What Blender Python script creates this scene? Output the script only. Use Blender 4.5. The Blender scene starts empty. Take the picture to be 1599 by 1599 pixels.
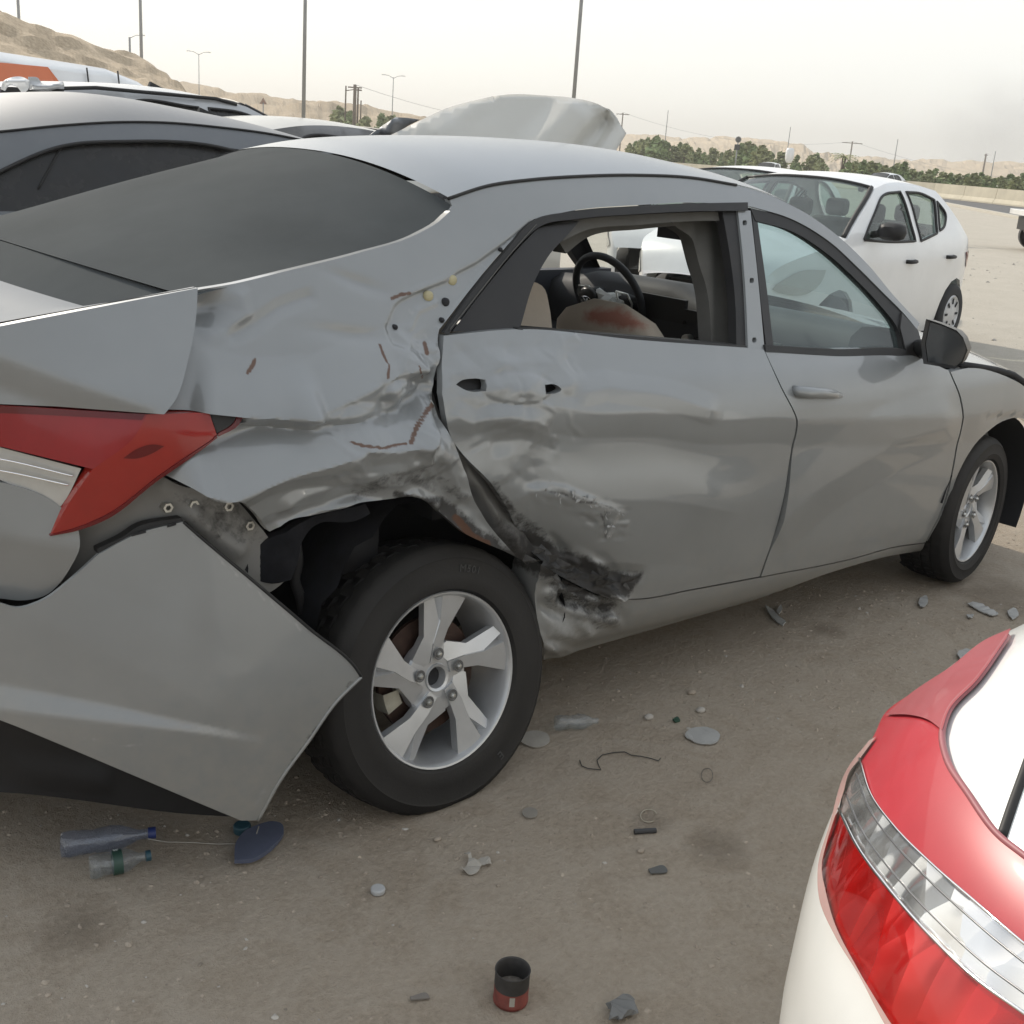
import bpy, bmesh, math, random
import numpy as np
from mathutils import Vector, Matrix, geometry
rnd=random.Random(7)
scene=bpy.context.scene
# ------------------------------------------------------------------ camera
CAM=dict(X=-1.588,Y=-2.800,Z=1.568,yaw=47.62,pit=16.27,rol=4.02,f=1765.6,cy=743.07)
def _basis():
    yaw,pit,rol=[math.radians(CAM[k]) for k in('yaw','pit','rol')]
    fw=np.array([math.cos(yaw)*math.cos(pit),math.sin(yaw)*math.cos(pit),-math.sin(pit)])
    rt=np.array([math.sin(yaw),-math.cos(yaw),0.]); up=np.cross(rt,fw)
    c,s=math.cos(rol),math.sin(rol)
    return fw,c*rt+s*up,-s*rt+c*up
FW,RT,UP=_basis()
EYE=np.array([CAM['X'],CAM['Y'],CAM['Z']])
def ray(px,py): return FW+(px-799.5)/CAM['f']*RT-(py-CAM['cy'])/CAM['f']*UP
def onY(px,py,y):
    d=ray(px,py); return EYE+d*((y-EYE[1])/d[1])
def onX(px,py,x):
    d=ray(px,py); return EYE+d*((x-EYE[0])/d[0])
def onZ(px,py,z=0.):
    d=ray(px,py); return EYE+d*((z-EYE[2])/d[2])
def at(px,py,dist):
    d=ray(px,py); return EYE+d*(dist/math.hypot(d[0],d[1]))
def pix(p):
    d=np.asarray(p,float)-EYE; w=d@FW
    return np.stack([799.5+CAM['f']*(d@RT)/w,CAM['cy']-CAM['f']*(d@UP)/w],-1)
def crom(x,X,Y):
    x=np.asarray(x,float);X=np.asarray(X,float);Y=np.asarray(Y,float)
    m=np.gradient(Y,X)
    i=np.clip(np.searchsorted(X,x)-1,0,len(X)-2)
    h=X[i+1]-X[i];t=np.clip((x-X[i])/h,0,1)
    return (2*t**3-3*t**2+1)*Y[i]+(t**3-2*t**2+t)*h*m[i]+(-2*t**3+3*t**2)*Y[i+1]+(t**3-t**2)*h*m[i+1]
RK=.045
ZP=[.02,.12,.17,.22,.30,.42,.55,.68,.78,.86,.92,.96,1.02,1.12,1.25,1.38,1.46,1.6]
WP=[.70,.77,.82,.85,.868,.88,.893,.902,.902,.892,.870,.845,.81,.755,.685,.61,.55,.40]
XP=[-1.12,-1.06,-1.0,-.94,-.86,-.75,-.62,-.48,-.30,-.1,2.6,2.9,3.15,3.4,3.6]
FP=[.02,.36,.54,.655,.765,.865,.933,.972,.995,1.,1.,.985,.94,.85,.7]
def W(x,z):
    zn=np.asarray(z)-RK*(2.66-np.asarray(x))
    return crom(zn,ZP,WP)*crom(x,XP,FP)
def S(px,py,off=0.,y0=-1.35,y1=.2):
    d=ray(px,py)
    def g(y):
        p=EYE+d*((y-EYE[1])/d[1]); return p[1]+W(p[0],p[2])+off,p
    ys=np.linspace(y0,y1,120); a=ys[0]
    for b in ys[1:]:
        if g(b)[0]>0: break
        a=b
    for _ in range(40):
        m=.5*(a+b)
        if g(m)[0]>0: b=m
        else: a=m
    return g(b)[1]

cd=bpy.data.cameras.new('camera'); cam=bpy.data.objects.new('camera',cd); scene.collection.objects.link(cam)
cd.sensor_fit='HORIZONTAL'; cd.sensor_width=36; cd.lens=CAM['f']/1599*36
cd.shift_y=-(799.5-CAM['cy'])/1599; cd.clip_start=.05; cd.clip_end=6000
_m=Matrix(((RT[0],UP[0],-FW[0],EYE[0]),(RT[1],UP[1],-FW[1],EYE[1]),(RT[2],UP[2],-FW[2],EYE[2]),(0,0,0,1)))
cam.matrix_world=_m; scene.camera=cam
# ------------------------------------------------------------------ sky and sun
SUN_AZ,SUN_EL=86.,34.          # azimuth from +X towards +Y
w=bpy.data.worlds.new('World'); scene.world=w; w.use_nodes=True
nt=w.node_tree; bg=nt.nodes['Background']
sk=nt.nodes.new('ShaderNodeTexSky'); sk.sky_type='NISHITA'; sk.sun_disc=False
sk.sun_elevation=math.radians(SUN_EL); sk.sun_rotation=math.radians(90-SUN_AZ)
sk.altitude=300; sk.air_density=1.0; sk.dust_density=2.0; sk.ozone_density=1.0
hs=nt.nodes.new('ShaderNodeHueSaturation'); hs.inputs['Saturation'].default_value=1.0
nt.links.new(sk.outputs[0],hs.inputs['Color'])
mxs=nt.nodes.new('ShaderNodeMix'); mxs.data_type='RGBA'; hzc=nt.nodes.new('ShaderNodeValToRGB')   # haze colour: cream low down, bluish white overhead
hzc.color_ramp.elements[0].position=.12; hzc.color_ramp.elements[0].color=(.80,.80,.768,1); hzc.color_ramp.elements[1].position=.55; hzc.color_ramp.elements[1].color=(.60,.65,.71,1)
hzm=nt.nodes.new('ShaderNodeVectorMath'); hzm.operation='SCALE'; hzm.inputs['Scale'].default_value=10.; nt.links.new(hzc.outputs[0],hzm.inputs[0]); nt.links.new(hzm.outputs[0],mxs.inputs[7])   # milky dust haze, dense at the horizon and thinning overhead
tcw=nt.nodes.new('ShaderNodeTexCoord'); sxw=nt.nodes.new('ShaderNodeSeparateXYZ'); nt.links.new(tcw.outputs['Generated'],sxw.inputs[0])
rpw=nt.nodes.new('ShaderNodeValToRGB'); nt.links.new(sxw.outputs[2],rpw.inputs[0])
for _e,(_p,_c) in zip([rpw.color_ramp.elements[0],rpw.color_ramp.elements[1],rpw.color_ramp.elements.new(.3)],((.14,.93),(.8,.62),(.36,.78))): _e.position=_p; _e.color=(_c,_c,_c,1)
nt.links.new(rpw.outputs[0],mxs.inputs[0]); nt.links.new(sxw.outputs[2],hzc.inputs[0])
nt.links.new(hs.outputs[0],mxs.inputs[6]); nt.links.new(mxs.outputs[2],bg.inputs[0])
bg.inputs[1].default_value=.15
sd=bpy.data.lights.new('sun','SUN'); sd.energy=4.0; sd.angle=math.radians(.7); sd.color=(1,.92,.80)
so=bpy.data.objects.new('sun',sd); scene.collection.objects.link(so)
so.rotation_euler=Vector((math.cos(math.radians(SUN_AZ))*math.cos(math.radians(SUN_EL)),math.sin(math.radians(SUN_AZ))*math.cos(math.radians(SUN_EL)),math.sin(math.radians(SUN_EL)))).to_track_quat('Z','Y').to_euler()
scene.view_settings.view_transform='Standard'; scene.view_settings.look='None'
scene.view_settings.gamma=1; scene.view_settings.use_curve_mapping=False
scene.view_settings.exposure=0.0
# ------------------------------------------------------------------ helpers
col=scene.collection
def tag(o,label=None,cat=None,group=None,kind=None):
    for k,v in(('label',label),('category',cat),('group',group),('kind',kind)):
        if v: o[k]=v
    return o
def wloc(o):
    p=Vector((0,0,0))
    while o is not None: p+=o.location; o=o.parent
    return p
def empty(name,loc,label=None,cat=None,group=None,parent=None):
    o=bpy.data.objects.new(name,None); col.objects.link(o); o.empty_display_size=.1
    o.location=Vector(loc)-wloc(parent) if parent else loc; o.parent=parent
    return tag(o,label,cat,group)
def mk(name,V,F,mat,parent=None,smooth=True,loc=None,attrs=None,uv=None):
    """one mesh object from world-space verts; origin at its parent (or at loc)"""
    V=np.asarray(V,float).reshape(-1,3)
    base=np.array(wloc(parent)) if parent is not None else np.zeros(3)
    org=np.asarray(loc,float) if loc is not None else base
    me=bpy.data.meshes.new(name); me.from_pydata((V-org).tolist(),[],[tuple(int(i) for i in f) for f in F]); me.update()
    for m in (mat if isinstance(mat,(list,tuple)) else [mat]): me.materials.append(m)
    if smooth: me.polygons.foreach_set('use_smooth',[True]*len(me.polygons))
    if attrs:
        for k,a in attrs.items():
            at_=me.attributes.new(k,'FLOAT','POINT'); at_.data.foreach_set('value',np.asarray(a,float))
    o=bpy.data.objects.new(name,me); col.objects.link(o)
    o.location=org-base if parent is not None else org
    o.parent=parent
    return o
def sharp(o,deg=35):
    me=o.data; bm=bmesh.new(); bm.from_mesh(me)
    a=math.radians(deg)
    for e in bm.edges:
        if len(e.link_faces)==2 and e.calc_face_angle(0)>a: e.smooth=False
    bm.to_mesh(me); bm.free(); return o
class MB:
    def __init__(s): s.v=[];s.f=[]
    def add(s,V,F):
        n=len(s.v); s.v+=[tuple(map(float,p)) for p in V]; s.f+=[tuple(int(i)+n for i in f) for f in F]; return s
    def box(s,c,sz,rz=0,M=None,bev=0):
        x,y,z=[q/2 for q in sz]
        V=[Vector((a*x,b*y,d*z)) for a in(-1,1) for b in(-1,1) for d in(-1,1)]
        R_=M if M is not None else Matrix.Rotation(rz,3,'Z')
        V=[R_@p+Vector(c) for p in V]
        return s.add(V,[(0,1,3,2),(4,6,7,5),(0,4,5,1),(2,3,7,6),(0,2,6,4),(1,5,7,3)])
    def tube(s,pts,r,n=8,cap=True):
        pts=[Vector(p) for p in pts]; rs=r if isinstance(r,(list,tuple)) else [r]*len(pts)
        N=len(s.v); up=None
        for i,p in enumerate(pts):
            t=(pts[min(i+1,len(pts)-1)]-pts[max(i-1,0)]).normalized()
            if up is None:
                up=t.orthogonal().normalized()
            a=(up-t*up.dot(t)); a=a.normalized() if a.length>1e-6 else t.orthogonal().normalized(); up=a; b=t.cross(a)
            for k in range(n):
                q=2*math.pi*k/n; s.v.append(tuple(p+(a*math.cos(q)+b*math.sin(q))*rs[i]))
        for i in range(len(pts)-1):
            for k in range(n):
                k2=(k+1)%n; s.f.append((N+i*n+k,N+i*n+k2,N+(i+1)*n+k2,N+(i+1)*n+k))
        if cap:
            s.f.append(tuple(N+k for k in range(n))[::-1]); s.f.append(tuple(N+(len(pts)-1)*n+k for k in range(n)))
        return s
    def lathe(s,prof,n=48,M=None,closed=False,ang=(0,2*math.pi)):
        """prof: (radius, axial) pairs; axis = local -Y (outward); M 4x4 places it"""
        N=len(s.v); M=M or Matrix(); full=abs(ang[1]-ang[0]-2*math.pi)<1e-6; m=n if full else n+1
        for r,a in prof:
            for k in range(m):
                q=ang[0]+(ang[1]-ang[0])*k/n; s.v.append(tuple(M@Vector((r*math.cos(q),-a,r*math.sin(q)))))
        P=len(prof)
        for i in range(P if closed else P-1):
            for k in range(n):
                k2=(k+1)%m; i2=(i+1)%P
                s.f.append((N+i*m+k,N+i2*m+k,N+i2*m+k2,N+i*m+k2))
        return s
    def prism(s,poly,M,d):
        """poly 2D (u,v) -> M@(u,0,v) front and M@(u,d,v) back"""
        n=len(poly); A=[M@Vector((u,0,v)) for u,v in poly]; B=[M@Vector((u,d,v)) for u,v in poly]
        return s.add(A+B,[tuple(range(n)),tuple(range(2*n-1,n-1,-1))]+[(i,n+i,n+(i+1)%n,(i+1)%n) for i in range(n)])
    def build(s,name,mat,parent=None,smooth=False,loc=None,sh=None):
        o=mk(name,s.v,s.f,mat,parent,smooth or sh is not None,loc)
        bm=bmesh.new(); bm.from_mesh(o.data); bmesh.ops.recalc_face_normals(bm,faces=bm.faces); bm.to_mesh(o.data); bm.free()
        if sh is not None: sharp(o,sh)
        return o
def bevel(o,wd,seg=2,ang=40):
    m=o.modifiers.new('bevel','BEVEL'); m.width=wd; m.segments=seg; m.limit_method='ANGLE'; m.angle_limit=math.radians(ang); m.harden_normals=False; return o
# ------------------------------------------------------------------ materials
MATS={}
def new_mat(name):
    m=bpy.data.materials.new(name); m.use_nodes=True; b=m.node_tree.nodes['Principled BSDF']; MATS[name]=m; return m,m.node_tree,b
def N(nt,typ,**kw):
    n=nt.nodes.new(typ)
    for k,v in kw.items():
        if hasattr(n,k) and k not in n.inputs: setattr(n,k,v)
        else: n.inputs[k].default_value=v
    return n
def noise(nt,scale,detail=6,rough=.6,coord='Object',vec=None,dist=0):
    n=nt.nodes.new('ShaderNodeTexNoise'); n.inputs['Scale'].default_value=scale; n.inputs['Detail'].default_value=detail; n.inputs['Roughness'].default_value=rough; n.inputs['Distortion'].default_value=dist
    if vec is None:
        c=nt.nodes.new('ShaderNodeTexCoord'); vec=c.outputs[coord]
    nt.links.new(vec,n.inputs['Vector']); return n
def ramp(nt,src,stops):
    r=nt.nodes.new('ShaderNodeValToRGB'); e=r.color_ramp.elements
    while len(e)<len(stops): e.new(.5)
    for q,(p,c) in zip(e,stops):
        q.position=p; q.color=(c,c,c,1) if isinstance(c,(int,float)) else (*c,1)
    nt.links.new(src,r.inputs[0]); return r
def mix(nt,fac,a,b,blend='MIX'):
    m=nt.nodes.new('ShaderNodeMix'); m.data_type='RGBA'; m.blend_type=blend
    for s,v in((m.inputs[0],fac),(m.inputs[6],a),(m.inputs[7],b)):
        if hasattr(v,'is_output') or isinstance(v,bpy.types.NodeSocket): nt.links.new(v,s)
        elif isinstance(v,(int,float)): s.default_value=v
        else: s.default_value=(*v,1) if len(v)==3 else v
    return m.outputs[2]
def mth(nt,op,a,b=0,clamp=False):
    m=nt.nodes.new('ShaderNodeMath'); m.operation=op; m.use_clamp=clamp
    for s,v in zip(m.inputs,(a,b)):
        if isinstance(v,bpy.types.NodeSocket): nt.links.new(v,s)
        else: s.default_value=v
    return m.outputs[0]
def bump(nt,b,h,strength=.3,dist=.01):
    n=nt.nodes.new('ShaderNodeBump'); n.inputs['Strength'].default_value=strength; n.inputs['Distance'].default_value=dist
    nt.links.new(h,n.inputs['Height']); nt.links.new(n.outputs[0],b.inputs['Normal']); return n
def simple(name,c,rough=.5,metal=0,var=.12,scale=12,coat=0,spec=.5,bmp=0,bscale=80,detail=5,dust=0.,dustc=(.30,.25,.19)):
    m,t,b=new_mat(name)
    n=noise(t,scale,detail); lo=tuple(x*(1-var) for x in c); hi=tuple(min(1,x*(1+var)) for x in c)
    r=ramp(t,n.outputs[0],[(.3,lo),(.7,hi)]); colr=r.outputs[0]
    if dust:
        g=N(t,'ShaderNodeNewGeometry'); sx=N(t,'ShaderNodeSeparateXYZ'); t.links.new(g.outputs['Normal'],sx.inputs[0])
        n2=noise(t,scale*.6,7,.65)
        up=mth(t,'MULTIPLY_ADD',sx.outputs[2],.6); 
        up.node.inputs[2].default_value=.4
        f=mth(t,'MULTIPLY',mth(t,'MULTIPLY',up,n2.outputs[0]),dust*1.8,True)
        colr=mix(t,f,colr,dustc)
        rr=mth(t,'MULTIPLY_ADD',f,.5); rr.node.inputs[2].default_value=rough
        t.links.new(rr,b.inputs['Roughness'])
    else: b.inputs['Roughness'].default_value=rough
    t.links.new(colr,b.inputs['Base Color'])
    b.inputs['Metallic'].default_value=metal
    b.inputs['Coat Weight'].default_value=coat; b.inputs['Coat Roughness'].default_value=.06; b.inputs['Specular IOR Level'].default_value=spec
    if bmp:
        n3=noise(t,bscale,4); bump(t,b,n3.outputs[0],bmp,.004)
    return m
def glass(name,c=(.9,.95,.95),rough=.02,tint=.35,dust=.1,dustc=(.5,.47,.42)):
    """thin pane: transparent tinted by c, mirror-like at grazing angles, a film of dust"""
    m=bpy.data.materials.new(name); m.use_nodes=True; t=m.node_tree; t.nodes.clear(); MATS[name]=m
    out=N(t,'ShaderNodeOutputMaterial'); tr=N(t,'ShaderNodeBsdfTransparent'); gl=N(t,'ShaderNodeBsdfGlossy'); df=N(t,'ShaderNodeBsdfDiffuse')
    tr.inputs[0].default_value=(*c,1); gl.inputs['Roughness'].default_value=rough; gl.inputs[0].default_value=(1,1,1,1)
    lw=N(t,'ShaderNodeLayerWeight'); lw.inputs[0].default_value=.5
    fr=mth(t,'MULTIPLY_ADD',mth(t,'POWER',lw.outputs['Facing'],5.),.9); fr.node.inputs[2].default_value=.045
    n=noise(t,4,3,.5); f=ramp(t,n.outputs[0],[(.3,dust*.6),(.75,min(1,dust*1.3))])
    df.inputs[0].default_value=(*dustc,1)
    m1=N(t,'ShaderNodeMixShader'); m2=N(t,'ShaderNodeMixShader')
    t.links.new(fr,m1.inputs[0]); t.links.new(tr.outputs[0],m1.inputs[1]); t.links.new(gl.outputs[0],m1.inputs[2])
    t.links.new(f.outputs[0],m2.inputs[0]); t.links.new(m1.outputs[0],m2.inputs[1]); t.links.new(df.outputs[0],m2.inputs[2])
    t.links.new(m2.outputs[0],out.inputs[0]); return m
# ------------------------------------------------------------------ traced panels on the body surface
def dens(poly,step=9,closed=True):
    """poly of (px,py[,corner]) -> smooth dense list"""
    P=[np.array(p[:2],float) for p in poly]; K=[len(p)>2 for p in poly]; n=len(P); out=[]
    for i in range(n if closed else n-1):
        j=(i+1)%n; a,b=P[i],P[j]; L=np.linalg.norm(b-a); k=max(1,int(round(L/step)))
        h=i-1; g=(j+1)%n
        prev=P[h] if (closed or i>0) else a; nxt=P[g] if (closed or j<n-1) else b
        def tan(p,q,r):
            d1=np.linalg.norm(q-p)+1e-9; d2=np.linalg.norm(r-q)+1e-9
            return ((q-p)/d1*d2+(r-q)/d2*d1)/(d1+d2)
        ta=(b-a)/L if K[i] or (not closed and i==0) else tan(prev,a,b)
        tb=(b-a)/L if K[j] or (not closed and j==n-1) else tan(a,b,nxt)
        for s in range(k):
            t=s/k; out.append((2*t**3-3*t**2+1)*a+(t**3-2*t**2+t)*L*ta+(-2*t**3+3*t**2)*b+(t**3-t**2)*L*tb)
    if not closed: out.append(P[-1])
    return np.array(out)
def Sv(pts,off=0.,wf=None,y0=-1.45,y1=.3,disp=None):
    """rays through pts hit the surface y=-(wf(x,z)+off)"""
    wf=wf or W; pts=np.asarray(pts,float)
    d=FW[None]+((pts[:,0]-799.5)/CAM['f'])[:,None]*RT-((pts[:,1]-CAM['cy'])/CAM['f'])[:,None]*UP
    def pt(y): return EYE+d*((y-EYE[1])/d[:,1])[:,None]
    def g(y):
        p=pt(y); e=p[:,1]+wf(p[:,0],p[:,2])+off
        return e
    ys=np.linspace(y0,y1,110); a=np.full(len(pts),ys[0]); b=np.full(len(pts),ys[-1]); done=np.zeros(len(pts),bool)
    for y in ys[1:]:
        hit=(g(np.full(len(pts),y))>0)&~done
        b[hit]=y; done|=hit; a[~done]=y
    for _ in range(36):
        m=.5*(a+b); k=g(m)>0; b=np.where(k,m,b); a=np.where(k,a,m)
    return pt(b)
def pin(poly,q):
    """points in polygon (vectorised)"""
    x,y=q[:,0],q[:,1]; c=np.zeros(len(q),bool); n=len(poly)
    for i in range(n):
        x1,y1=poly[i]; x2,y2=poly[i-1]
        if y1==y2: continue
        k=((y1>y)!=(y2>y))&(x<(x2-x1)*(y-y1)/(y2-y1)+x1); c^=k
    return c
def segd(q,pl,closed=False):
    """distance, signed side and parameter of points q to polyline pl"""
    best=np.full(len(q),1e9); sd=np.zeros(len(q)); tt=np.zeros(len(q))
    pl=np.asarray(pl,float); L=np.r_[0,np.cumsum(np.linalg.norm(np.diff(pl,axis=0),axis=1))]
    n=len(pl)
    for i in range(n if closed else n-1):
        a=pl[i]; b=pl[(i+1)%n]; ab=b-a; l2=ab@ab+1e-12
        t=np.clip(((q-a)@ab)/l2,0,1); r=q-(a+t[:,None]*ab); dd=np.hypot(r[:,0],r[:,1])
        k=dd<best; best=np.where(k,dd,best)
        cr=ab[0]*r[:,1]-ab[1]*r[:,0]
        sd=np.where(k,np.sign(cr),sd)
        if not closed: tt=np.where(k,(L[i]+t*math.sqrt(l2))/L[-1],tt)
    return best,sd,tt
def tri2d(poly,sp,holes=(),extra=None,jit=.0):
    """constrained triangulation of a 2D polygon with evenly spread inner points"""
    poly=np.asarray(poly); lo=poly.min(0); hi=poly.max(0)
    gx=np.arange(lo[0],hi[0]+sp,sp); gy=np.arange(lo[1],hi[1]+sp,sp*.866)
    X,Y_=np.meshgrid(gx,gy); X[1::2]+=sp/2; q=np.stack([X.ravel(),Y_.ravel()],1)
    q=q[pin(poly,q)]
    q=q[segd(q,poly,True)[0]>sp*.45]
    for h in holes:
        h=np.asarray(h); k=~pin(h,q); q=q[k]; q=q[segd(q,h,True)[0]>sp*.4]
    V=[Vector(p) for p in poly]; E=[(i,(i+1)%len(poly)) for i in range(len(poly))]
    for h in holes:
        n=len(V); V+=[Vector(p) for p in h]; E+=[(n+i,n+(i+1)%len(h)) for i in range(len(h))]
    V+=[Vector(p) for p in q]
    r=geometry.delaunay_2d_cdt(V,E,[],0,1e-7)
    P=np.array([tuple(v) for v in r[0]]); T=np.array([tuple(f) for f in r[2]])
    c=P[T].mean(1); k=pin(poly,c)
    for h in holes: k&=~pin(np.asarray(h),c)
    return P,T[k]
def bloops(T):
    """boundary edges (directed) of triangles"""
    s=set()
    for a,b,c in T:
        for e in((a,b),(b,c),(c,a)):
            if (e[1],e[0]) in s: s.discard((e[1],e[0]))
            else: s.add(e)
    return s
def panel(name,poly,mat,parent,sp=.014,off=0.,wf=None,disp=None,holes=(),flange=.014,attrs=None,step=9,inset=0.0,mirror=False):
    wf=wf or W
    base=Sv(dens(poly,step),off,wf); p2=base[:,[0,2]]
    hs=[Sv(dens(h,max(3,step*.5)),off,wf)[:,[0,2]] for h in holes]
    P2,T=tri2d(p2,sp,hs)
    w0=wf(P2[:,0],P2[:,1])+off
    B=np.stack([P2[:,0],-w0,P2[:,1]],1)
    if disp is not None:
        d=disp(pix(B)); B[:,1]-=d
    at_={k:f(pix(B)) for k,f in attrs.items()} if attrs else None
    # outward-facing winding (-Y)
    a,b,c=B[T[0]]; 
    nrm=np.cross(B[T[:,1]]-B[T[:,0]],B[T[:,2]]-B[T[:,0]]); 
    fl=nrm[:,1]>0; T=T.copy(); T[fl]=T[fl][:,[0,2,1]]
    F=T.tolist(); V=B
    if flange:
        ed=bloops(T.tolist()); idx=sorted({i for e in ed for i in e}); mp={i:len(V)+k for k,i in enumerate(idx)}
        ex=B[idx].copy(); ex[:,1]+=flange; V=np.r_[V,ex]
        F+=[(b_,a_,mp[a_],mp[b_]) for a_,b_ in ed]
        if at_:
            for k in at_: at_[k]=np.r_[at_[k],at_[k][idx]]
    if mirror: V=V*np.array([1,-1,1]); F=[tuple(f)[::-1] for f in F]
    o=mk(name,V,F,mat,parent,True,attrs=at_)
    if flange: sharp(o,50)
    return o
def tent(q,pl,amp,wu,wd,p=1.,taper=.12,t0=1,t1=1):
    """ridge along pl; wu: width on the upper/left side, wd: lower/right (pixels)"""
    d,s,t=segd(q,pl); w=np.where(s<0,wu,wd)
    v=np.clip(1-d/w,0,1)**p
    e=np.ones_like(v)
    if taper:
        if t0: e*=np.clip(t/taper,0,1)
        if t1: e*=np.clip((1-t)/taper,0,1)
    e=e*e*(3-2*e)
    return amp*v*e
def blob(q,c,rx,ry,ang=0,p=2.):
    a=math.radians(ang); dx=q[:,0]-c[0]; dy=q[:,1]-c[1]
    u=(dx*math.cos(a)+dy*math.sin(a))/rx; v=(-dx*math.sin(a)+dy*math.cos(a))/ry
    return np.exp(-(u*u+v*v)**(p/2))
# ------------------------------------------------------------------ shared materials
def paint(name,c,rough=.38,coat=.8,dust=.25,wear=True,dustc=(.33,.30,.25),croug=.10,metal=0.):
    m,t,b=new_mat(name)
    g=N(t,'ShaderNodeNewGeometry'); sx=N(t,'ShaderNodeSeparateXYZ'); t.links.new(g.outputs['Normal'],sx.inputs[0])
    n1=noise(t,3.5,8,.65); n2=noise(t,160,3,.6); n3=noise(t,26,6,.7)
    base=mix(t,ramp(t,n1.outputs[0],[(.3,0.),(.7,1.)]).outputs[0],tuple(x*.95 for x in c),tuple(x*1.05 for x in c))
    up=mth(t,'MULTIPLY_ADD',sx.outputs[2],.65); up.node.inputs[2].default_value=.30
    d0=ramp(t,n1.outputs[0],[(.25,.35),(.75,1.)]).outputs[0]
    d1=ramp(t,n3.outputs[0],[(.35,.6),(.7,1.)]).outputs[0]
    df=mth(t,'MULTIPLY',mth(t,'MULTIPLY',mth(t,'MULTIPLY',up,d0),d1),dust,True)
    tcz=N(t,'ShaderNodeTexCoord'); sz=N(t,'ShaderNodeSeparateXYZ'); t.links.new(tcz.outputs['Object'],sz.inputs[0])
    low=mth(t,'MULTIPLY',ramp(t,sz.outputs[2],[(.15,.55),(.62,0.)]).outputs[0],ramp(t,n3.outputs[0],[(.3,.25),(.75,1.)]).outputs[0])   # dirt thrown up along the sill
    df=mth(t,'ADD',df,mth(t,'MULTIPLY',low,1. if wear else .4),True)
    colr=mix(t,df,base,dustc)
    rg=mth(t,'MULTIPLY_ADD',df,.45); rg.node.inputs[2].default_value=rough
    cw=mth(t,'MULTIPLY_ADD',df,-coat*.8,True); cw.node.inputs[2].default_value=coat
    cr=mth(t,'MULTIPLY_ADD',df,.25); cr.node.inputs[2].default_value=croug
    if wear:
        nz=noise(t,38,8,.7); nb=noise(t,9,6,.6)
        nzs=ramp(t,nz.outputs[0],[(.36,0.),(.62,1.)]).outputs[0]
        for k,cc in(('scuff',(.30,.30,.29)),('soot',(.022,.020,.019)),('rust',(.10,.05,.03))):
            a=N(t,'ShaderNodeAttribute',attribute_name=k)
            # threshold the mask by noise so its border is ragged
            v=mth(t,'ADD',a.outputs['Fac'],mth(t,'MULTIPLY',mth(t,'SUBTRACT',nz.outputs[0],.5),1.3))
            f=ramp(t,v,[(.36,0.),(.72,.92)]).outputs[0]
            ff=mth(t,'MULTIPLY',f,ramp(t,a.outputs['Fac'],[(.02,0.),(.12,1.)]).outputs[0])
            colr=mix(t,ff,colr,cc)
            rg=mth(t,'ADD',rg,mth(t,'MULTIPLY',ff,.3),True)
            cw=mth(t,'MULTIPLY',cw,mth(t,'SUBTRACT',1.,ff))
    t.links.new(colr,b.inputs['Base Color']); t.links.new(rg,b.inputs['Roughness']); t.links.new(cw,b.inputs['Coat Weight']); t.links.new(cr,b.inputs['Coat Roughness'])
    b.inputs['Metallic'].default_value=metal
    bump(t,b,n2.outputs[0],.03,.001)
    return m
M_paint=paint('grey_car_paint',(.198,.207,.209),dust=.13,rough=.40,coat=1.,croug=.05,metal=.12)
M_roof=paint('grey_roof_paint',(.19,.207,.222),dust=.18,wear=False,rough=.42,coat=.6,croug=.15,dustc=(.30,.31,.31),metal=.35)
M_inner=paint('bare_body_metal',(.17,.168,.16),rough=.6,coat=.1,dust=.3)
M_black=simple('black_trim_plastic',(.014,.015,.017),.5,dust=.06,scale=14,spec=.25)
M_blackg=simple('black_gloss_trim',(.012,.012,.013),.3,dust=.05,spec=.3)
M_dark=simple('dark_underbody',(.012,.012,.014),.8)
M_rubber=simple('tyre_rubber',(.0135,.0135,.0145),.6,dust=.16,scale=5,dustc=(.20,.18,.15),bmp=.15,bscale=140,spec=.18)
M_alloy=simple('silver_alloy',(.52,.53,.54),.34,metal=.6,var=.06,dust=.10,scale=18,coat=.4)
M_steel=simple('nut_steel',(.55,.54,.5),.35,metal=.9)
M_rustd=simple('rusty_brake_disc',(.05,.026,.018),.6,metal=.3,var=.4,scale=20)
M_chrome=simple('mirror_chrome',(.8,.8,.8),.06,metal=1,var=.02)
M_seat=simple('tan_seat_fabric',(.50,.42,.33),.85,var=.08,bmp=.2)
M_int=simple('dark_interior',(.018,.018,.020),.65,var=.2)
M_intg=simple('grey_interior_trim',(.085,.083,.077),.75,var=.12,dust=.1,spec=.2)
M_navy=simple('navy_interior_trim',(.022,.024,.034),.6)
M_liner=simple('arch_liner_felt',(.008,.009,.012),.9,var=.35,scale=20,dust=.03,bmp=.3,spec=.2)
M_airbag=simple('airbag_nylon',(.62,.62,.60),.8,var=.1)
M_yel=simple('yellow_clip',(.36,.32,.19),.5)
M_bwin=simple('sooty_rear_glass',(.036,.041,.044),.8,var=.3,scale=2.2,dust=.55,dustc=(.105,.11,.108),spec=.06)
M_lid=paint('grey_lid_paint',(.17,.182,.196),dust=.25,wear=False,rough=.7,coat=.05,croug=.4,dustc=(.30,.31,.31))
M_lid.node_tree.nodes['Principled BSDF'].inputs['Specular IOR Level'].default_value=.2
M_fglass=glass('door_glass',(.50,.63,.63),dust=.14,dustc=(.40,.47,.46))
M_wsglass=glass('windscreen_glass',(.93,.96,.95),dust=.03)
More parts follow.
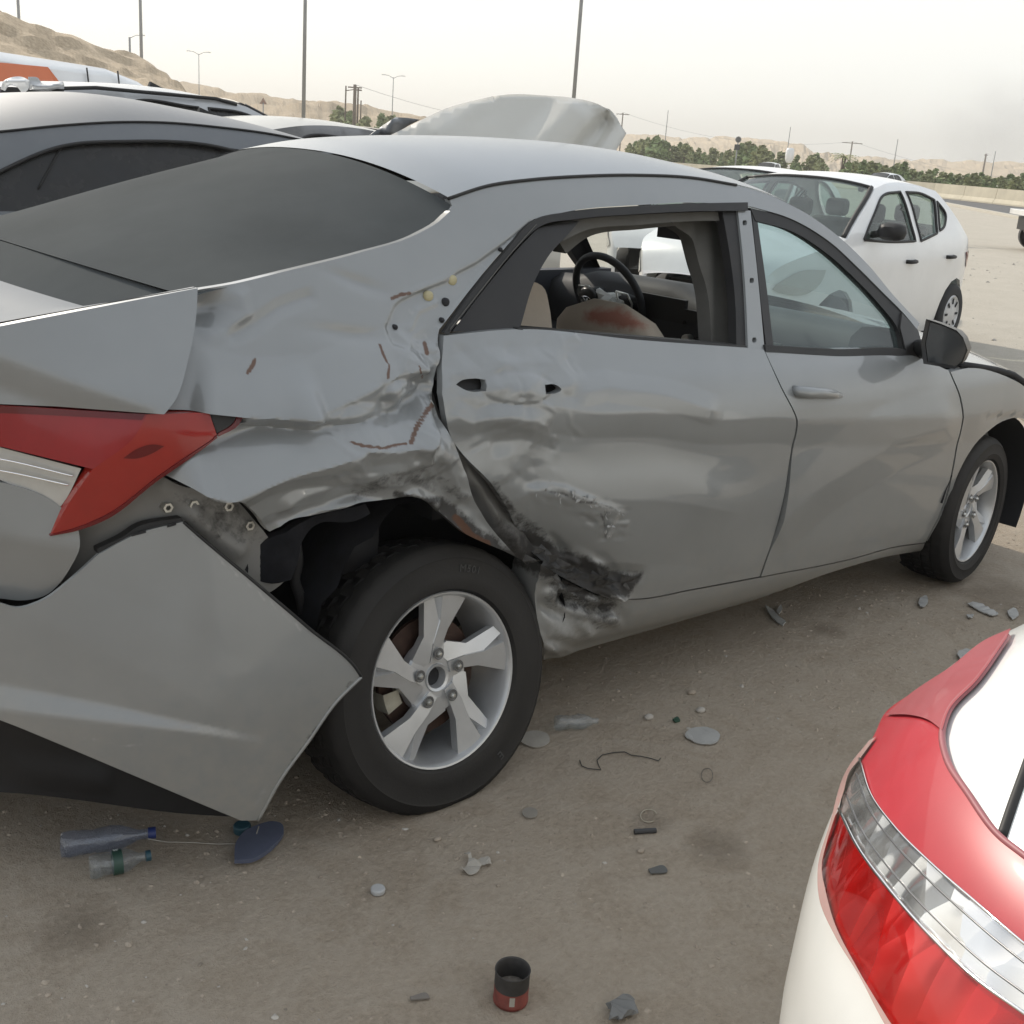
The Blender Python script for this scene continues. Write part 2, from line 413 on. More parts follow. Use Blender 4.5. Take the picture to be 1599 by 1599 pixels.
def lens(name,c,rough=.12,tr=.25):
    m,t,b=new_mat(name); n=noise(t,7,6); r=ramp(t,n.outputs[0],[(.3,tuple(x*.8 for x in c)),(.7,c)])
    t.links.new(r.outputs[0],b.inputs['Base Color']); b.inputs['Roughness'].default_value=rough; b.inputs['Coat Weight'].default_value=.35; b.inputs['Coat Roughness'].default_value=.04; b.inputs['Specular IOR Level'].default_value=.3
    b.inputs['Subsurface Weight'].default_value=tr; b.inputs['Subsurface Radius'].default_value=(.03,.004,.004); b.inputs['Subsurface Scale'].default_value=.3
    return m
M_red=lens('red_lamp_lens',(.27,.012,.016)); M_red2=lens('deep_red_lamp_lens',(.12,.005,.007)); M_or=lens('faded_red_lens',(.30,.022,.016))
M_clear=simple('clear_lamp_lens',(.42,.41,.38),.14,var=.1,coat=1)
# ------------------------------------------------------------------ ground and terrain
def sst(a): a=min(1,max(0,a)); return a*a*(3-2*a)
def gz(x,y):
    """the lot rises gently behind the parked row"""
    return .30*sst((y-1.3)/6)*sst((7.5-x)/4)*sst((x+30)/10)
def dirt_mat(name,c1,c2,c3,sc=1.,stones=True):
    m,t,b=new_mat(name); tc=N(t,'ShaderNodeTexCoord'); v=tc.outputs['Object']
    n1=noise(t,.9*sc,8,.6,vec=v); n2=noise(t,7*sc,9,.7,vec=v); n3=noise(t,55*sc,6,.7,vec=v); n4=noise(t,240*sc,3,.6,vec=v)
    c=mix(t,ramp(t,n1.outputs[0],[(.35,0.),(.68,1.)]).outputs[0],c1,c2)
    c=mix(t,ramp(t,n2.outputs[0],[(.45,0.),(.72,.75)]).outputs[0],c,c3)
    c=mix(t,.55,c,mix(t,ramp(t,n3.outputs[0],[(.32,0.),(.7,1.)]).outputs[0],tuple(x*.55 for x in c1),tuple(min(1,x*1.5) for x in c2)))
    if stones:
        vo=N(t,'ShaderNodeTexVoronoi'); vo.inputs['Scale'].default_value=70*sc; t.links.new(v,vo.inputs['Vector'])
        s=ramp(t,vo.outputs['Distance'],[(.05,1.),(.22,0.)]).outputs[0]; k=ramp(t,n2.outputs[0],[(.5,0.),(.6,1.)]).outputs[0]
        sep=N(t,'ShaderNodeSeparateColor'); t.links.new(vo.outputs['Color'],sep.inputs[0])
        pick=ramp(t,sep.outputs[0],[(.72,0.),(.78,1.)]).outputs[0]
        c=mix(t,mth(t,'MULTIPLY',mth(t,'MULTIPLY',s,pick),.5),c,(.30,.285,.26))
    t.links.new(c,b.inputs['Base Color']); b.inputs['Roughness'].default_value=.95; b.inputs['Specular IOR Level'].default_value=.15
    h=mth(t,'ADD',mth(t,'MULTIPLY',n2.outputs[0],1.0),mth(t,'ADD',mth(t,'MULTIPLY',n3.outputs[0],.35),mth(t,'MULTIPLY',n4.outputs[0],.12)))
    bump(t,b,h,.55,.02); return m
M_dirt=dirt_mat('packed_dirt',(.150,.128,.106),(.185,.165,.143),(.215,.200,.178))
M_sand=dirt_mat('pale_sand',(.36,.315,.245),(.42,.37,.29),(.44,.40,.33),.6,False)
# one sheet to the horizon, finer near the cars
xs=np.unique(np.r_[-700,-300,-120,np.arange(-60,-6,6),np.arange(-6,14,.5),np.arange(14,60,4),80,120,200,400,900,1800])
ys=np.unique(np.r_[-500,-200,-80,np.arange(-30,-6,6),np.arange(-6,14,.5),np.arange(14,60,4),80,120,200,400,900,1800])
V=[(x,y,gz(x,y)) for x in xs for y in ys]; ny=len(ys)
# the part of the lot under the wrecks is darker trodden dirt, the rest pale sand: a blend by place in the material
gm,gt,gb=new_mat('lot_ground')
def group_of(m):
    return m
# blend: copy both node sets into one material through colour only
def ground_mat():
    t,b=gt,gb; tc=N(t,'ShaderNodeTexCoord'); v=tc.outputs['Object']
    n0=noise(t,.35,6,.6,vec=v); n1=noise(t,1.3,8,.62,vec=v); n2=noise(t,8,9,.7,vec=v); n3=noise(t,60,6,.72,vec=v); n4=noise(t,260,3,.6,vec=v)
    def lay(c1,c2,c3):
        c=mix(t,ramp(t,n1.outputs[0],[(.36,0.),(.66,1.)]).outputs[0],c1,c2)
        c=mix(t,ramp(t,n2.outputs[0],[(.46,0.),(.72,.7)]).outputs[0],c,c3)
        return mix(t,.42,c,mix(t,ramp(t,n3.outputs[0],[(.30,0.),(.72,1.)]).outputs[0],tuple(x*.62 for x in c1),tuple(min(1,x*1.35) for x in c2)))
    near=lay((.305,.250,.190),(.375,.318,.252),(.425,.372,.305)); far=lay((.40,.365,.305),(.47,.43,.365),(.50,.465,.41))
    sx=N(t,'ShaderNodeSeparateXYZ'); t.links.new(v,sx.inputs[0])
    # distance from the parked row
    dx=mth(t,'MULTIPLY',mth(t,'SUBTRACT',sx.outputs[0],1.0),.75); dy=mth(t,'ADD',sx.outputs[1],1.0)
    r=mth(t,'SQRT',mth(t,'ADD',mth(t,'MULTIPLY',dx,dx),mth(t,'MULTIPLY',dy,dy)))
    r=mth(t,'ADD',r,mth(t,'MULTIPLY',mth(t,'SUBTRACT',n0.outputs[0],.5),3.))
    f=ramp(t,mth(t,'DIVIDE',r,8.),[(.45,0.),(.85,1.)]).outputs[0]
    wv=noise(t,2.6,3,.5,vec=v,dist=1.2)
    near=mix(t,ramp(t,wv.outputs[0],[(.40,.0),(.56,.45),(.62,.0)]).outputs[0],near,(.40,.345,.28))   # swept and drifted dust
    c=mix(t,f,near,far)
    # oily stains on the trodden dirt
    for (x,y,sr) in OIL:
        ddx=mth(t,'SUBTRACT',sx.outputs[0],x); ddy=mth(t,'SUBTRACT',sx.outputs[1],y)
        rr_=mth(t,'SQRT',mth(t,'ADD',mth(t,'MULTIPLY',ddx,ddx),mth(t,'MULTIPLY',ddy,ddy)))
        rr_=mth(t,'ADD',mth(t,'DIVIDE',rr_,sr),mth(t,'MULTIPLY',mth(t,'SUBTRACT',n2.outputs[0],.5),1.4))
        c=mix(t,ramp(t,rr_,[(.3,.42),(1.,0.)]).outputs[0],c,(.11,.085,.06))
    t.links.new(c,b.inputs['Base Color']); b.inputs['Roughness'].default_value=.95; b.inputs['Specular IOR Level'].default_value=.15
    h=mth(t,'ADD',n2.outputs[0],mth(t,'ADD',mth(t,'MULTIPLY',n3.outputs[0],.4),mth(t,'MULTIPLY',n4.outputs[0],.15)))
    bump(t,b,h,.95,.02)
OIL=[(*onZ(1120,1325)[:2],.10),(*onZ(1015,1285)[:2],.07),(*onZ(1560,930)[:2],.25),(*onZ(1290,985)[:2],.08),(*onZ(120,1450)[:2],.10)]
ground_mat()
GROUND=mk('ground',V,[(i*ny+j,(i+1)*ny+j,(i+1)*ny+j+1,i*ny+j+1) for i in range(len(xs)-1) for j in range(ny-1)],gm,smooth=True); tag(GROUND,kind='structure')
# loose pebbles and crumbs of soil
def pebbles(name,n,seed,box,rng,mat,ok=None):
    r=np.random.RandomState(seed); m=MB(); base=[(1,0,0),(-1,0,0),(0,1,0),(0,-1,0),(0,0,1),(.6,.6,.5),(-.6,.6,.5),(-.6,-.6,.5),(.6,-.6,.5)]
    F=[(4,5,6),(4,6,7),(4,7,8),(4,8,5),(0,2,5),(2,1,6),(1,3,7),(3,0,8),(5,2,6),(6,1,7),(7,3,8),(8,0,5)]
    k=0
    while k<n:
        x=r.uniform(box[0],box[1]); y=r.uniform(box[2],box[3])
        d=math.sin(x*2.1+1)*math.cos(y*2.7)+math.sin(x*5.3+y*4.1)*.6
        if r.rand()>.35+.4*d: continue
        k+=1
        s=rng[0]*(rng[1]/rng[0])**(r.rand()**2.6); a=r.rand()*6.28; ca,sa=math.cos(a),math.sin(a)
        e=(r.uniform(.7,1.3),r.uniform(.6,1.),r.uniform(.4,.8))
        V=[]
        for bx,by,bz in base:
            j=r.uniform(.75,1.2); X,Y_,Z_=bx*e[0]*j,by*e[1]*j,bz*e[2]*j
            V.append((x+(X*ca-Y_*sa)*s,y+(X*sa+Y_*ca)*s,gz(x,y)+(Z_-.12)*s))
        m.add(V,F)
    o=m.build(name,mat); tag(o,kind='stuff'); return o
M_peb=simple('pebble_stone',(.31,.26,.205),.9,var=.4,scale=30); M_peb2=simple('pale_pebble',(.38,.35,.31),.9,var=.25,scale=25)
tag(pebbles('soil_crumbs',11000,1,(-1.6,3.6,-2.6,-.3),(.0018,.009),M_peb),'small soil crumbs and grit scattered over the packed dirt','gravel')
tag(pebbles('pale_pebbles',420,2,(-1.6,4.5,-2.6,-.2),(.003,.011),M_peb2),'pale pebbles strewn over the packed dirt','pebbles')
tag(pebbles('sand_clods',1500,3,(5,22,-2,9),(.006,.05),M_peb2),'clods lying on the sunlit pale sand','clods')
# hills: ridge given as (px,py,distance), sloping down towards the lot
def hill(name,ridge,mat,depth,n=(90,24),rough=1.,seed=0,foot=0.,label=None):
    from mathutils import noise as mn
    rd=np.array(ridge,float); u=np.linspace(0,1,n[0]); ui=np.linspace(0,1,len(rd))
    V=[]
    for a in u:
        px,py,dd=[np.interp(a,ui,rd[:,k]) for k in range(3)]
        p=at(px,py,dd); d2=(p[:2]-EYE[:2]); d2=d2/np.linalg.norm(d2)
        for j in range(n[1]):
            t=j/(n[1]-1)          # 0 back of the ridge .. 1 foot
            off=(t-.35)*depth; h=p[2]*(1-abs(t-.35)/.65*.98)**.75 if t>.35 else p[2]*(1-.3*(.35-t)/.35)
            x,y=p[0]-d2[0]*off,p[1]-d2[1]*off
            q=Vector((x*.09,y*.09,h*.3+seed)); k=mn.fractal(q,1.,2.2,5)*rough*(.25 if abs(t-.35)<.03 else 1)*min(1,3*t+.2)
            rg=abs(mn.noise(Vector((x*.25,y*.25,seed+3))))*rough*.5
            V.append((x-d2[0]*k*.5,y-d2[1]*k*.5,max(foot-.5,h+k*.42-rg*.5)))
    F=[(i*n[1]+j,(i+1)*n[1]+j,(i+1)*n[1]+j+1,i*n[1]+j+1) for i in range(n[0]-1) for j in range(n[1]-1)]
    o=mk(name,V,F,mat,smooth=False); tag(o,kind='structure'); 
    bm=bmesh.new(); bm.from_mesh(o.data); bmesh.ops.recalc_face_normals(bm,faces=bm.faces)
    if sum(f.normal.z for f in bm.faces)<0: bmesh.ops.reverse_faces(bm,faces=bm.faces)
    bm.to_mesh(o.data); bm.free(); return o
M_rock=dirt_mat('sandy_rock',(.34,.265,.18),(.43,.345,.245),(.27,.205,.135),.09,False)
M_dune=dirt_mat('far_sand',(.42,.335,.235),(.50,.41,.30),(.36,.285,.20),.03,False)
hill('rocky_hill',[(-420,-40,62),(-200,-20,66),(-80,10,70),(0,24,74),(60,41,76),(120,56,78),(180,79,80),(228,94,82),(262,116,83),(290,142,84),(318,176,85),(340,196,86)],M_rock,46,(130,34),2.6,1.5)
hill('far_ridge',[(150,150,260),(240,128,255),(330,132,250),(400,143,245),(470,153,240),(520,160,235),(580,168,232),(650,178,230),(720,190,228),(800,207,225),(900,226,220)],M_rock,90,(140,20),4.,7.3)
hill('desert_hills',[(700,206,520),(860,208,500),(980,209,480),(1060,213,470),(1120,214,460),(1200,216,450),(1255,222,445),(1275,236,440),(1330,242,480),(1400,248,500),(1460,250,520),(1540,252,520),(1620,255,520),(1800,268,520),(2000,276,520)],M_dune,150,(150,14),4.,3.1)
# asphalt road between the lot and the barrier
def gp(px,py): return onZ(px,py,0.)
ra=[gp(1390,290),gp(1480,305),gp(1599,320),gp(1800,345),gp(2100,384)]; rb=[gp(1395,303),gp(1486,321),gp(1599,343),gp(1800,388),gp(2100,455)]
road=mk('road',[(p[0],p[1],.012) for p in ra]+[(p[0],p[1],.012) for p in rb],[(i,i+1,i+6,i+5) for i in range(4)],simple('asphalt',(.085,.083,.082),.85,var=.2,scale=.6),smooth=False); tag(road,kind='structure')
# kerb edge of pale concrete on the lot side
kb=MB()
for i in range(4):
    a,b_=rb[i],rb[i+1]; d=(b_-a)[:2]; L_=np.linalg.norm(d); n_=np.array([d[1],-d[0]])/L_*.25
    kb.add([(a[0],a[1],0),(b_[0],b_[1],0),(b_[0]+n_[0],b_[1]+n_[1],0),(a[0]+n_[0],a[1]+n_[1],0),(a[0],a[1],.13),(b_[0],b_[1],.13),(b_[0]+n_[0],b_[1]+n_[1],.13),(a[0]+n_[0],a[1]+n_[1],.13)],[(4,5,6,7),(0,1,5,4),(3,7,6,2),(0,4,7,3),(1,2,6,5)])
tag(kb.build('kerb',simple('kerb_concrete',(.45,.42,.36),.9)),kind='structure')
# ------------------------------------------------------------------ the damaged grey sedan
CAR=empty('damaged_sedan',(0,0,0),'grey sedan with crushed rear door, torn hanging rear bumper and bent rear wheel','car')
rr=np.random.RandomState(5)
# random short folds: (region polygon, count, length, amplitude, width)
def folds(region,n,L,amp,wd,seed,ang=None):
    r=np.random.RandomState(seed); reg=np.array(region,float); out=[]
    lo,hi=reg.min(0),reg.max(0)
    while len(out)<n:
        c=lo+(hi-lo)*r.rand(2)
        if not pin(reg,c[None])[0]: continue
        a=r.rand()*math.pi if ang is None else math.radians(ang+r.uniform(-35,35))
        l=L*r.uniform(.5,1.3); d=np.array([math.cos(a),math.sin(a)])*l/2; k=np.array([-d[1],d[0]])*r.uniform(-.3,.3)
        out.append((np.array([c-d,c+k,c+d]),amp*r.uniform(.4,1)*r.choice([-1,1]),wd*r.uniform(.6,1.4),wd*r.uniform(.6,1.4)))
    return out
F_C=folds([(600,540),(690,520),(692,600),(735,720),(640,740),(590,640)],22,80,.007,20,3)
F_A=folds([(600,690),(730,720),(800,860),(720,820),(640,770),(560,770)],20,70,.005,15,4,60)
F_D=folds([(700,540),(870,535),(880,640),(740,650),(695,600)],18,70,.006,20,9)
F_E=folds([(740,660),(860,650),(900,760),(800,780)],12,80,.007,30,10)
F_L=folds([(820,850),(900,868),(1000,900),(960,932),(860,905)],30,70,.012,13,11,30)
F_T=folds([(830,765),(975,785),(965,845),(900,810)],24,34,.0035,7,12,20)
F_X=folds([(560,560),(690,520),(740,720),(640,760),(520,760),(480,680)],46,60,.0032,6,41)
F_Y=folds([(700,540),(900,540),(900,760),(760,740)],26,60,.0026,6,42)
F_S=folds([(845,890),(990,905),(965,960),(850,1030)],44,60,.016,13,13,30)
def addf(q,fl):
    d=0
    for pl,a,wu,wd in fl: d=d+tent(q,pl,a,wu,wd,1.,.3)
    return d
def warp(q,a=5,s=60.):
    a=a*.7
    x,y=q[:,0]/s,q[:,1]/s
    return q+a*np.stack([np.sin(y*1.7+np.sin(x*1.3)),np.sin(x*1.9+np.cos(y*1.1))],1)
def DQ(q0):
    """dents of the quarter panel, metres outward, from the panel's own layout"""
    q=warp(q0,4)
    d=tent(q,[(290,634),(380,648),(440,653),(500,648)],.040,95,18,1.,.15)+tent(q,[(425,655),(490,639),(530,619),(575,599),(620,583),(682,574)],.038,75,46,1.,.18)+tent(q,[(430,661),(540,657),(610,650),(660,636)],-.012,12,16,1.)
    d+=tent(q,[(255,752),(335,768),(400,746),(470,722),(550,693),(600,699),(640,690),(690,640)],.072,70,74,1.0,.1)
    d-=.014*blob(q,(450,672),120,16,-6)
    d-=.030*blob(q,(660,600),55,55)
    d-=.035*blob(q,(650,655),60,40,-30)
    d+=tent(q,[(590,612),(640,590),(700,560)],.014,40,22)
    d+=tent(q,[(600,640),(650,650),(690,625)],.012,20,26)
    d+=tent(q,[(690,625),(665,655),(645,690),(655,730)],.022,26,34)
    d+=tent(q,[(665,700),(700,720),(735,790)],.016,26,22)
    d-=.030*blob(q,(720,800),50,70,-30)
    d+=tent(q,[(420,828),(500,797),(560,780),(640,773),(700,798)],.012,14,10,1,.05)
    d+=tent(q,[(345,800),(400,770),(500,752),(580,762)],-.016,22,30)
    d+=tent(q,[(420,800),(470,770),(540,745),(640,760)],.014,18,24)+tent(q,[(520,700),(560,735),(640,730)],.010,16,20)
    d-=.045*blob(q,(328,490),40,34,-30)
    d+=tent(q,[(312,532),(352,516),(384,486),(380,460),(356,450)],.012,26,18,1.2,.2)
    d+=tent(q,[(350,530),(400,508),(440,484),(500,462)],-.011,20,16)
    d-=.012*blob(q,(550,522),60,12,4); d-=.010*blob(q,(560,440),50,10,20); d-=.004*blob(q,(490,600),60,30,20)
    # pillar base left bare where the trim is gone
    m=bare(q0); d-=.010*m
    d+=tent(q0,[(690,470),(655,486),(640,520)],.006,8,8); d+=tent(q0,[(720,432),(660,452),(626,468)],.006,6,10); d+=tent(q0,[(616,515),(640,540),(688,545)],.007,10,10)
    for k,(ex,ey) in enumerate(((606,546),(570,590),(590,628),(596,668),(628,712),(668,742))):
        d+=tent(q,[(690,610),((690+ex)/2+4,(610+ey)/2-5),(ex,ey)],(.015,-.012)[k%2],22,20,1.,.25,0)
    d+=addf(q,F_C)+addf(q,F_A)+addf(q,F_X)
    return d
BARE=[(828,348),(800,372),(745,412),(690,440),(640,460),(618,478),(604,512),(612,538),(650,548),(689,540),(689,515),(740,448),(790,388)]
def sstep(x): x=np.clip(x,0,1); return x*x*(3-2*x)
def pmask(q,poly,soft):
    poly=np.array([p[:2] for p in poly],float); d=segd(q,poly,True)[0]; s=np.where(pin(poly,q),1,-1)
    return sstep(.5+.5*s*d/soft)
def bare(q): return pmask(q,BARE,5)
def stroke(q,pl,w):
    return sstep(1.2-segd(q,np.array(pl,float))[0]/w)
def soot_m(q):
    q=warp(q,5,25)
    v=1.15*pmask(q,[(806,822),(850,840),(900,866),(950,889),(998,898),(985,927),(940,936),(890,920),(850,900)],18)
    v=np.maximum(v,.80*stroke(q,[(700,800),(740,840),(800,870),(850,890),(960,905)],26)); v=np.maximum(v,.62*stroke(q,[(770,770),(820,830),(880,870)],26)); v=np.maximum(v,.85*stroke(q,[(842,862),(870,890),(905,914),(950,932)],9))
    v=np.maximum(v,.70*stroke(q,[(622,776),(690,785),(740,828),(800,868)],13))
    v=np.maximum(v,.50*stroke(q,[(862,772),(880,770),(906,780),(940,790),(968,800)],5)); v=np.maximum(v,.52*stroke(q,[(938,806),(944,838)],4))
    v=np.maximum(v,.62*pmask(q,[(848,900),(975,925),(970,975),(930,985),(900,960),(855,950)],16)); v=np.maximum(v,.46*stroke(q,[(560,770),(640,740),(720,770)],22))
    return v
def rust_m(q):
    v=0
    for pl,w in(([(548,690),(566,696),(600,700),(634,692)],3.6),([(683,622),(668,640),(652,664),(642,690)],6.),([(398,562),(394,572),(386,582)],4.5),([(712,808),(735,836),(760,850)],9),([(612,466),(626,460),(640,458)],4.5),([(663,536),(667,552)],5),([(593,538),(598,552),(604,565)],3),([(608,570),(606,590)],3),([(655,572),(660,590)],2)):
        v=np.maximum(v,stroke(q,pl,w))
    return v*.95
def scuff_m(q):
    q=warp(q,5,22)
    v=.58*stroke(q,[(866,768),(890,770),(912,782),(945,792),(968,800),(958,832)],9)
    v=np.maximum(v,.58*pmask(q,[(850,925),(940,930),(950,985),(900,1005),(855,1020)],12)); v=np.maximum(v,.28*bare(q))
    return v
ATT=dict(soot=soot_m,rust=rust_m,scuff=scuff_m)
Q_OUT=[(308,455,1),(340,449),(440,425),(560,395),(650,366),(692,340),(706,322),(702,312,1),(760,291),(830,281),(900,276),(1000,274),(1080,278),(1150,290),(1200,304),(1250,328),(1299,361),(1356,414),(1396,462),(1436,505,1),(1432,514,1),(1409,487),(1380,458),(1340,418),(1295,377),(1234,341),(1171,322,1),(1080,316),(1000,320),(900,328),(834,342,1),(790,388),(740,448),(689,515,1),(687,540,1),(687,612,1),(701,674),(727,733),(745,778),(775,830),(806,868,1),(776,856),(737,838),(706,812),(676,788),(643,775),(597,778),(560,783),(530,793),(498,800),(448,811),(421,830,1),(376,785),(348,769),(321,771),(282,752),(250,738,1),(272,723),(338,680),(377,656,1),(372,646,1),(324,641,1),(248,639,1),(264,620),(287,560),(302,500)]
quarter=panel('quarter_panel',Q_OUT,M_paint,CAR,.0047,disp=DQ,attrs=ATT,flange=.02)
def DD(q0):
    q=warp(q0,5)
    d=tent(q,[(690,634),(760,637),(860,634),(1000,644),(1260,656)],.020,120,42,1.,.3,1,0)
    d+=tent(q,[(760,800),(830,778),(950,775),(1080,788),(1180,800)],.017,85,100,1.1,.2)
    d-=.009*blob(q,(880,715),170,30,4); d-=.005*blob(q,(1080,712),130,28,6)
    d-=.045*blob(q,(800,840),80,90,30); d-=.035*blob(q,(890,880),90,40,25); d-=.02*blob(q,(730,690),50,60,60)
    d+=.006*blob(q,(1130,772),60,26,5)
    d+=tent(q,[(880,612),(940,598),(1000,612),(1120,640)],.010,26,24); d+=tent(q,[(700,598),(720,575),(780,560),(860,568),(900,610)],.009,24,26)
    d+=.014*np.clip(1-((q0[:,0]-803)/52)**2-((q0[:,1]-605)/25)**2,0,1)**.6
    d+=tent(q,[(850,560),(880,535),(900,520)],.006,20,20); d+=tent(q0,[(802,585),(806,624)],-.004,5,5)
    d+=tent(q,[(700,640),(740,660),(780,650),(860,668)],.010,22,22); d+=tent(q,[(770,700),(820,690),(880,705)],-.008,18,24)
    d+=addf(q,F_D)+addf(q,F_E)+addf(q,F_Y)+addf(q,F_L)+addf(q,F_T)
    d+=tent(q,[(830,778),(850,767),(880,766),(905,776),(935,786),(970,798)],.009,12,34)+tent(q,[(936,800),(944,845)],-.005,6,10)
    return d
D_OUT=[(693,524,1),(810,514),(1000,531),(1166,543,1),(1192,546,1),(1213,602),(1235,655),(1230,740),(1213,820),(1186,900,1),(1080,920),(990,936),(950,934),(905,915,1),(868,892),(842,858),(808,803),(773,757),(735,716),(706,672),(691,616,1),(691,560)]
HOLE1=[(713,601,1),(722,593),(740,590,1),(755,592,1),(756,610,1),(745,612),(733,611)]
HOLE2=[(841,598,1),(858,598),(867,606),(858,612),(842,612,1)]
rdoor=panel('rear_door',D_OUT,M_paint,CAR,.0052,disp=DD,attrs=ATT,holes=[HOLE1,HOLE2],flange=.02,step=7)
# curled strips of torn skin and flaking paint on the crushed corner
rt_=np.random.RandomState(17); tm=MB(); pm=MB()
for k in range(26):
    t=rt_.rand(); c=np.array([np.interp(t,[0,.5,1],[835,880,975]),np.interp(t,[0,.5,1],[850,895,912])])+rt_.normal(size=2)*np.array([10,9])
    p=Sv([c],-.012+rt_.uniform(-.01,.012))[0]; a=rt_.uniform(-.3,1.2); L_=rt_.uniform(.02,.06); w_=rt_.uniform(.006,.016); d=np.array([math.cos(a),0,-math.sin(a)*.7]); n=np.array([math.sin(a)*.7,0,math.cos(a)]); o_=rt_.uniform(.008,.03)
    tm.add([p-n*w_,p+n*w_,p+d*L_*.55+n*w_*.5+np.array([0,-o_,0]),p+d*L_*.5-n*w_*.6+np.array([0,-o_*.7,0]),p+d*L_+np.array([0,-o_*1.2,.01])],[(0,1,2,3),(3,2,4)])
for k in range(34):
    t=rt_.rand(); c=np.array([np.interp(t,[0,.4,1],[848,900,968]),np.interp(t,[0,.4,1],[768,778,802])])+rt_.normal(size=2)*np.array([6,7])
    if k>26: c=np.array([rt_.uniform(936,956),rt_.uniform(802,842)])
    p=Sv([c],.012)[0]+np.array([0,-.004,0]); a=rt_.uniform(0,6.3); s_=rt_.uniform(.004,.012); d=np.array([math.cos(a),0,math.sin(a)])*s_; n=np.array([-d[2],0,d[0]])*rt_.uniform(.3,.7)
    pm.add([p-d,p+n,p+d+np.array([0,-.006,0]),p-n+np.array([0,-.003,0])],[(0,1,2,3)])
tag(tm.build('torn_edge',simple('scorched_metal',(.05,.048,.046),.55,metal=.4,var=.5,scale=60),rdoor),kind='stuff'); tag(pm.build('paint_flakes',simple('peeled_paint',(.26,.26,.255),.6,var=.4,scale=80),rdoor),kind='stuff')
def DF(q):
    d=tent(q,[(1238,655),(1380,652),(1520,648)],.020,120,42,1.,.02,0,0)
    d+=tent(q,[(1180,845),(1270,765),(1390,690),(1500,652)],.016,60,45,1.,.1)
    return d
FD_OUT=[(1194.5,549,1),(1430,557),(1478,578,1),(1492,620),(1495,660),(1487,730),(1470,795),(1445,847,1),(1400,853),(1330,872),(1188.6,900.3,1),(1215.5,820),(1232.5,740),(1237.5,655),(1215.5,602)]
fdoor=panel('front_door',FD_OUT,M_paint,CAR,.014,disp=DF,flange=.02)
FE_OUT=[(1481,580,1),(1510,574),(1560,584),(1599,604),(1640,640),(1640,700,1),(1628,680),(1612,662),(1590,652),(1565,658),(1540,674),(1518,700),(1496,740),(1478,790),(1448,845,1),(1473,795),(1489.5,730),(1497.6,660),(1494.6,620)]
fend=panel('front_fender',FE_OUT,M_paint,CAR,.014,disp=DF,flange=.03)
def DSill(q):
    return addf(warp(q,5),F_S)-.03*blob(q,(890,950),90,50)
SI_OUT=[(842,880,1),(905,917),(950,936),(990,938),(1080,922),(1188,902,1),(1330,873.5),(1400,854.6),(1444,848.5,1),(1440,860,1),(1400,866),(1300,893),(1187,934),(1080,965),(975,997),(870,1026),(850,1031,1),(846,950)]
sill=panel('sill',SI_OUT,M_paint,CAR,.008,off=-.004,disp=DSill,attrs=ATT,flange=.10)
# roof, rear window, windscreen: lofts between the near edge and its mirror image
def loft(name,near,mat,parent,crown,nv=25,bow=None,bow_x=0.,th=0.,vr=1.0):
    near=np.asarray(near); n=len(near); cr=np.broadcast_to(np.asarray(crown,float),(n,)); bx=np.broadcast_to(np.asarray(bow_x,float),(n,))
    v=np.linspace(-1,1,nv)*vr; V=[];F=[]
    for i in range(n):
        for b in v: V.append((near[i,0]+bx[i]*(1-b*b),-near[i,1]*b*-1*-1 if False else near[i,1]*-b,near[i,2]+cr[i]*(1-abs(b)**2.2)))
    for i in range(n-1):
        for j in range(nv-1): F.append((i*nv+j,i*nv+j+1,(i+1)*nv+j+1,(i+1)*nv+j))
    o=mk(name,V,F,mat,parent)
    bm=bmesh.new(); bm.from_mesh(o.data); bmesh.ops.recalc_face_normals(bm,faces=bm.faces)
    if sum(f.normal.z for f in bm.faces)<0: bmesh.ops.reverse_faces(bm,faces=bm.faces)
    bm.to_mesh(o.data); bm.free(); return o
seam=Sv(dens([(702,312),(760,291),(830,281),(900,276),(1000,274),(1080,278),(1150,290),(1200,304),(1250,328)],10,False)); seam[:,2]+=.004
ns=len(seam); tt=np.linspace(0,1,ns)
roof=loft('roof',seam,M_roof,CAR,.082-.018*tt,31,bow_x=np.interp(tt,[0,.15,.8,1],[-.02,0,0,.12]))
mold=MB().tube(Sv(dens([(700,310),(760,290.5),(830,280.5),(900,275.5),(1000,273.5),(1080,277.5),(1150,289)],10,False),.002),.0045,6); mold.build('roof_molding',M_black,CAR,True)
wsn=Sv(dens([(1250,328),(1299,361),(1356,414),(1396,462),(1436,505)],10,False)); wsn[:,1]+=.03
wind=loft('windscreen',wsn,M_wsglass,CAR,np.linspace(.054,.02,len(wsn)),21,bow_x=np.linspace(.12,.28,len(wsn)))
bln=Sv(dens([(704,316),(703,331),(690,344),(650,367),(560,396),(440,426),(340,450),(298,461)],10,False)); bln[:,1]+=.004; bln[:,2]-=.004
def loft2(name,near,cen,mat,parent,nv=41,p=2.2):
    """like loft, with the centre line given"""
    near=np.asarray(near); n=len(near); V=[]
    for i in range(n):
        for b in np.linspace(-1,1,nv):
            k=abs(b)**p; V.append((near[i,0]*k+cen[i][0]*(1-k),-near[i,1]*b,near[i,2]*k+cen[i][1]*(1-k)))
    o=mk(name,V,[(i*nv+j,i*nv+j+1,(i+1)*nv+j+1,(i+1)*nv+j) for i in range(n-1) for j in range(nv-1)],mat,parent)
    bm=bmesh.new(); bm.from_mesh(o.data); bmesh.ops.recalc_face_normals(bm,faces=bm.faces)
    if sum(f.normal.z for f in bm.faces)<0: bmesh.ops.reverse_faces(bm,faces=bm.faces)
    bm.to_mesh(o.data); bm.free(); return o
arc=np.r_[0,np.cumsum(np.linalg.norm(np.diff(bln,axis=0),axis=1))]; tb=arc/arc[-1]
rz=seam[0,2]+.080; rx=seam[0,0]-.03
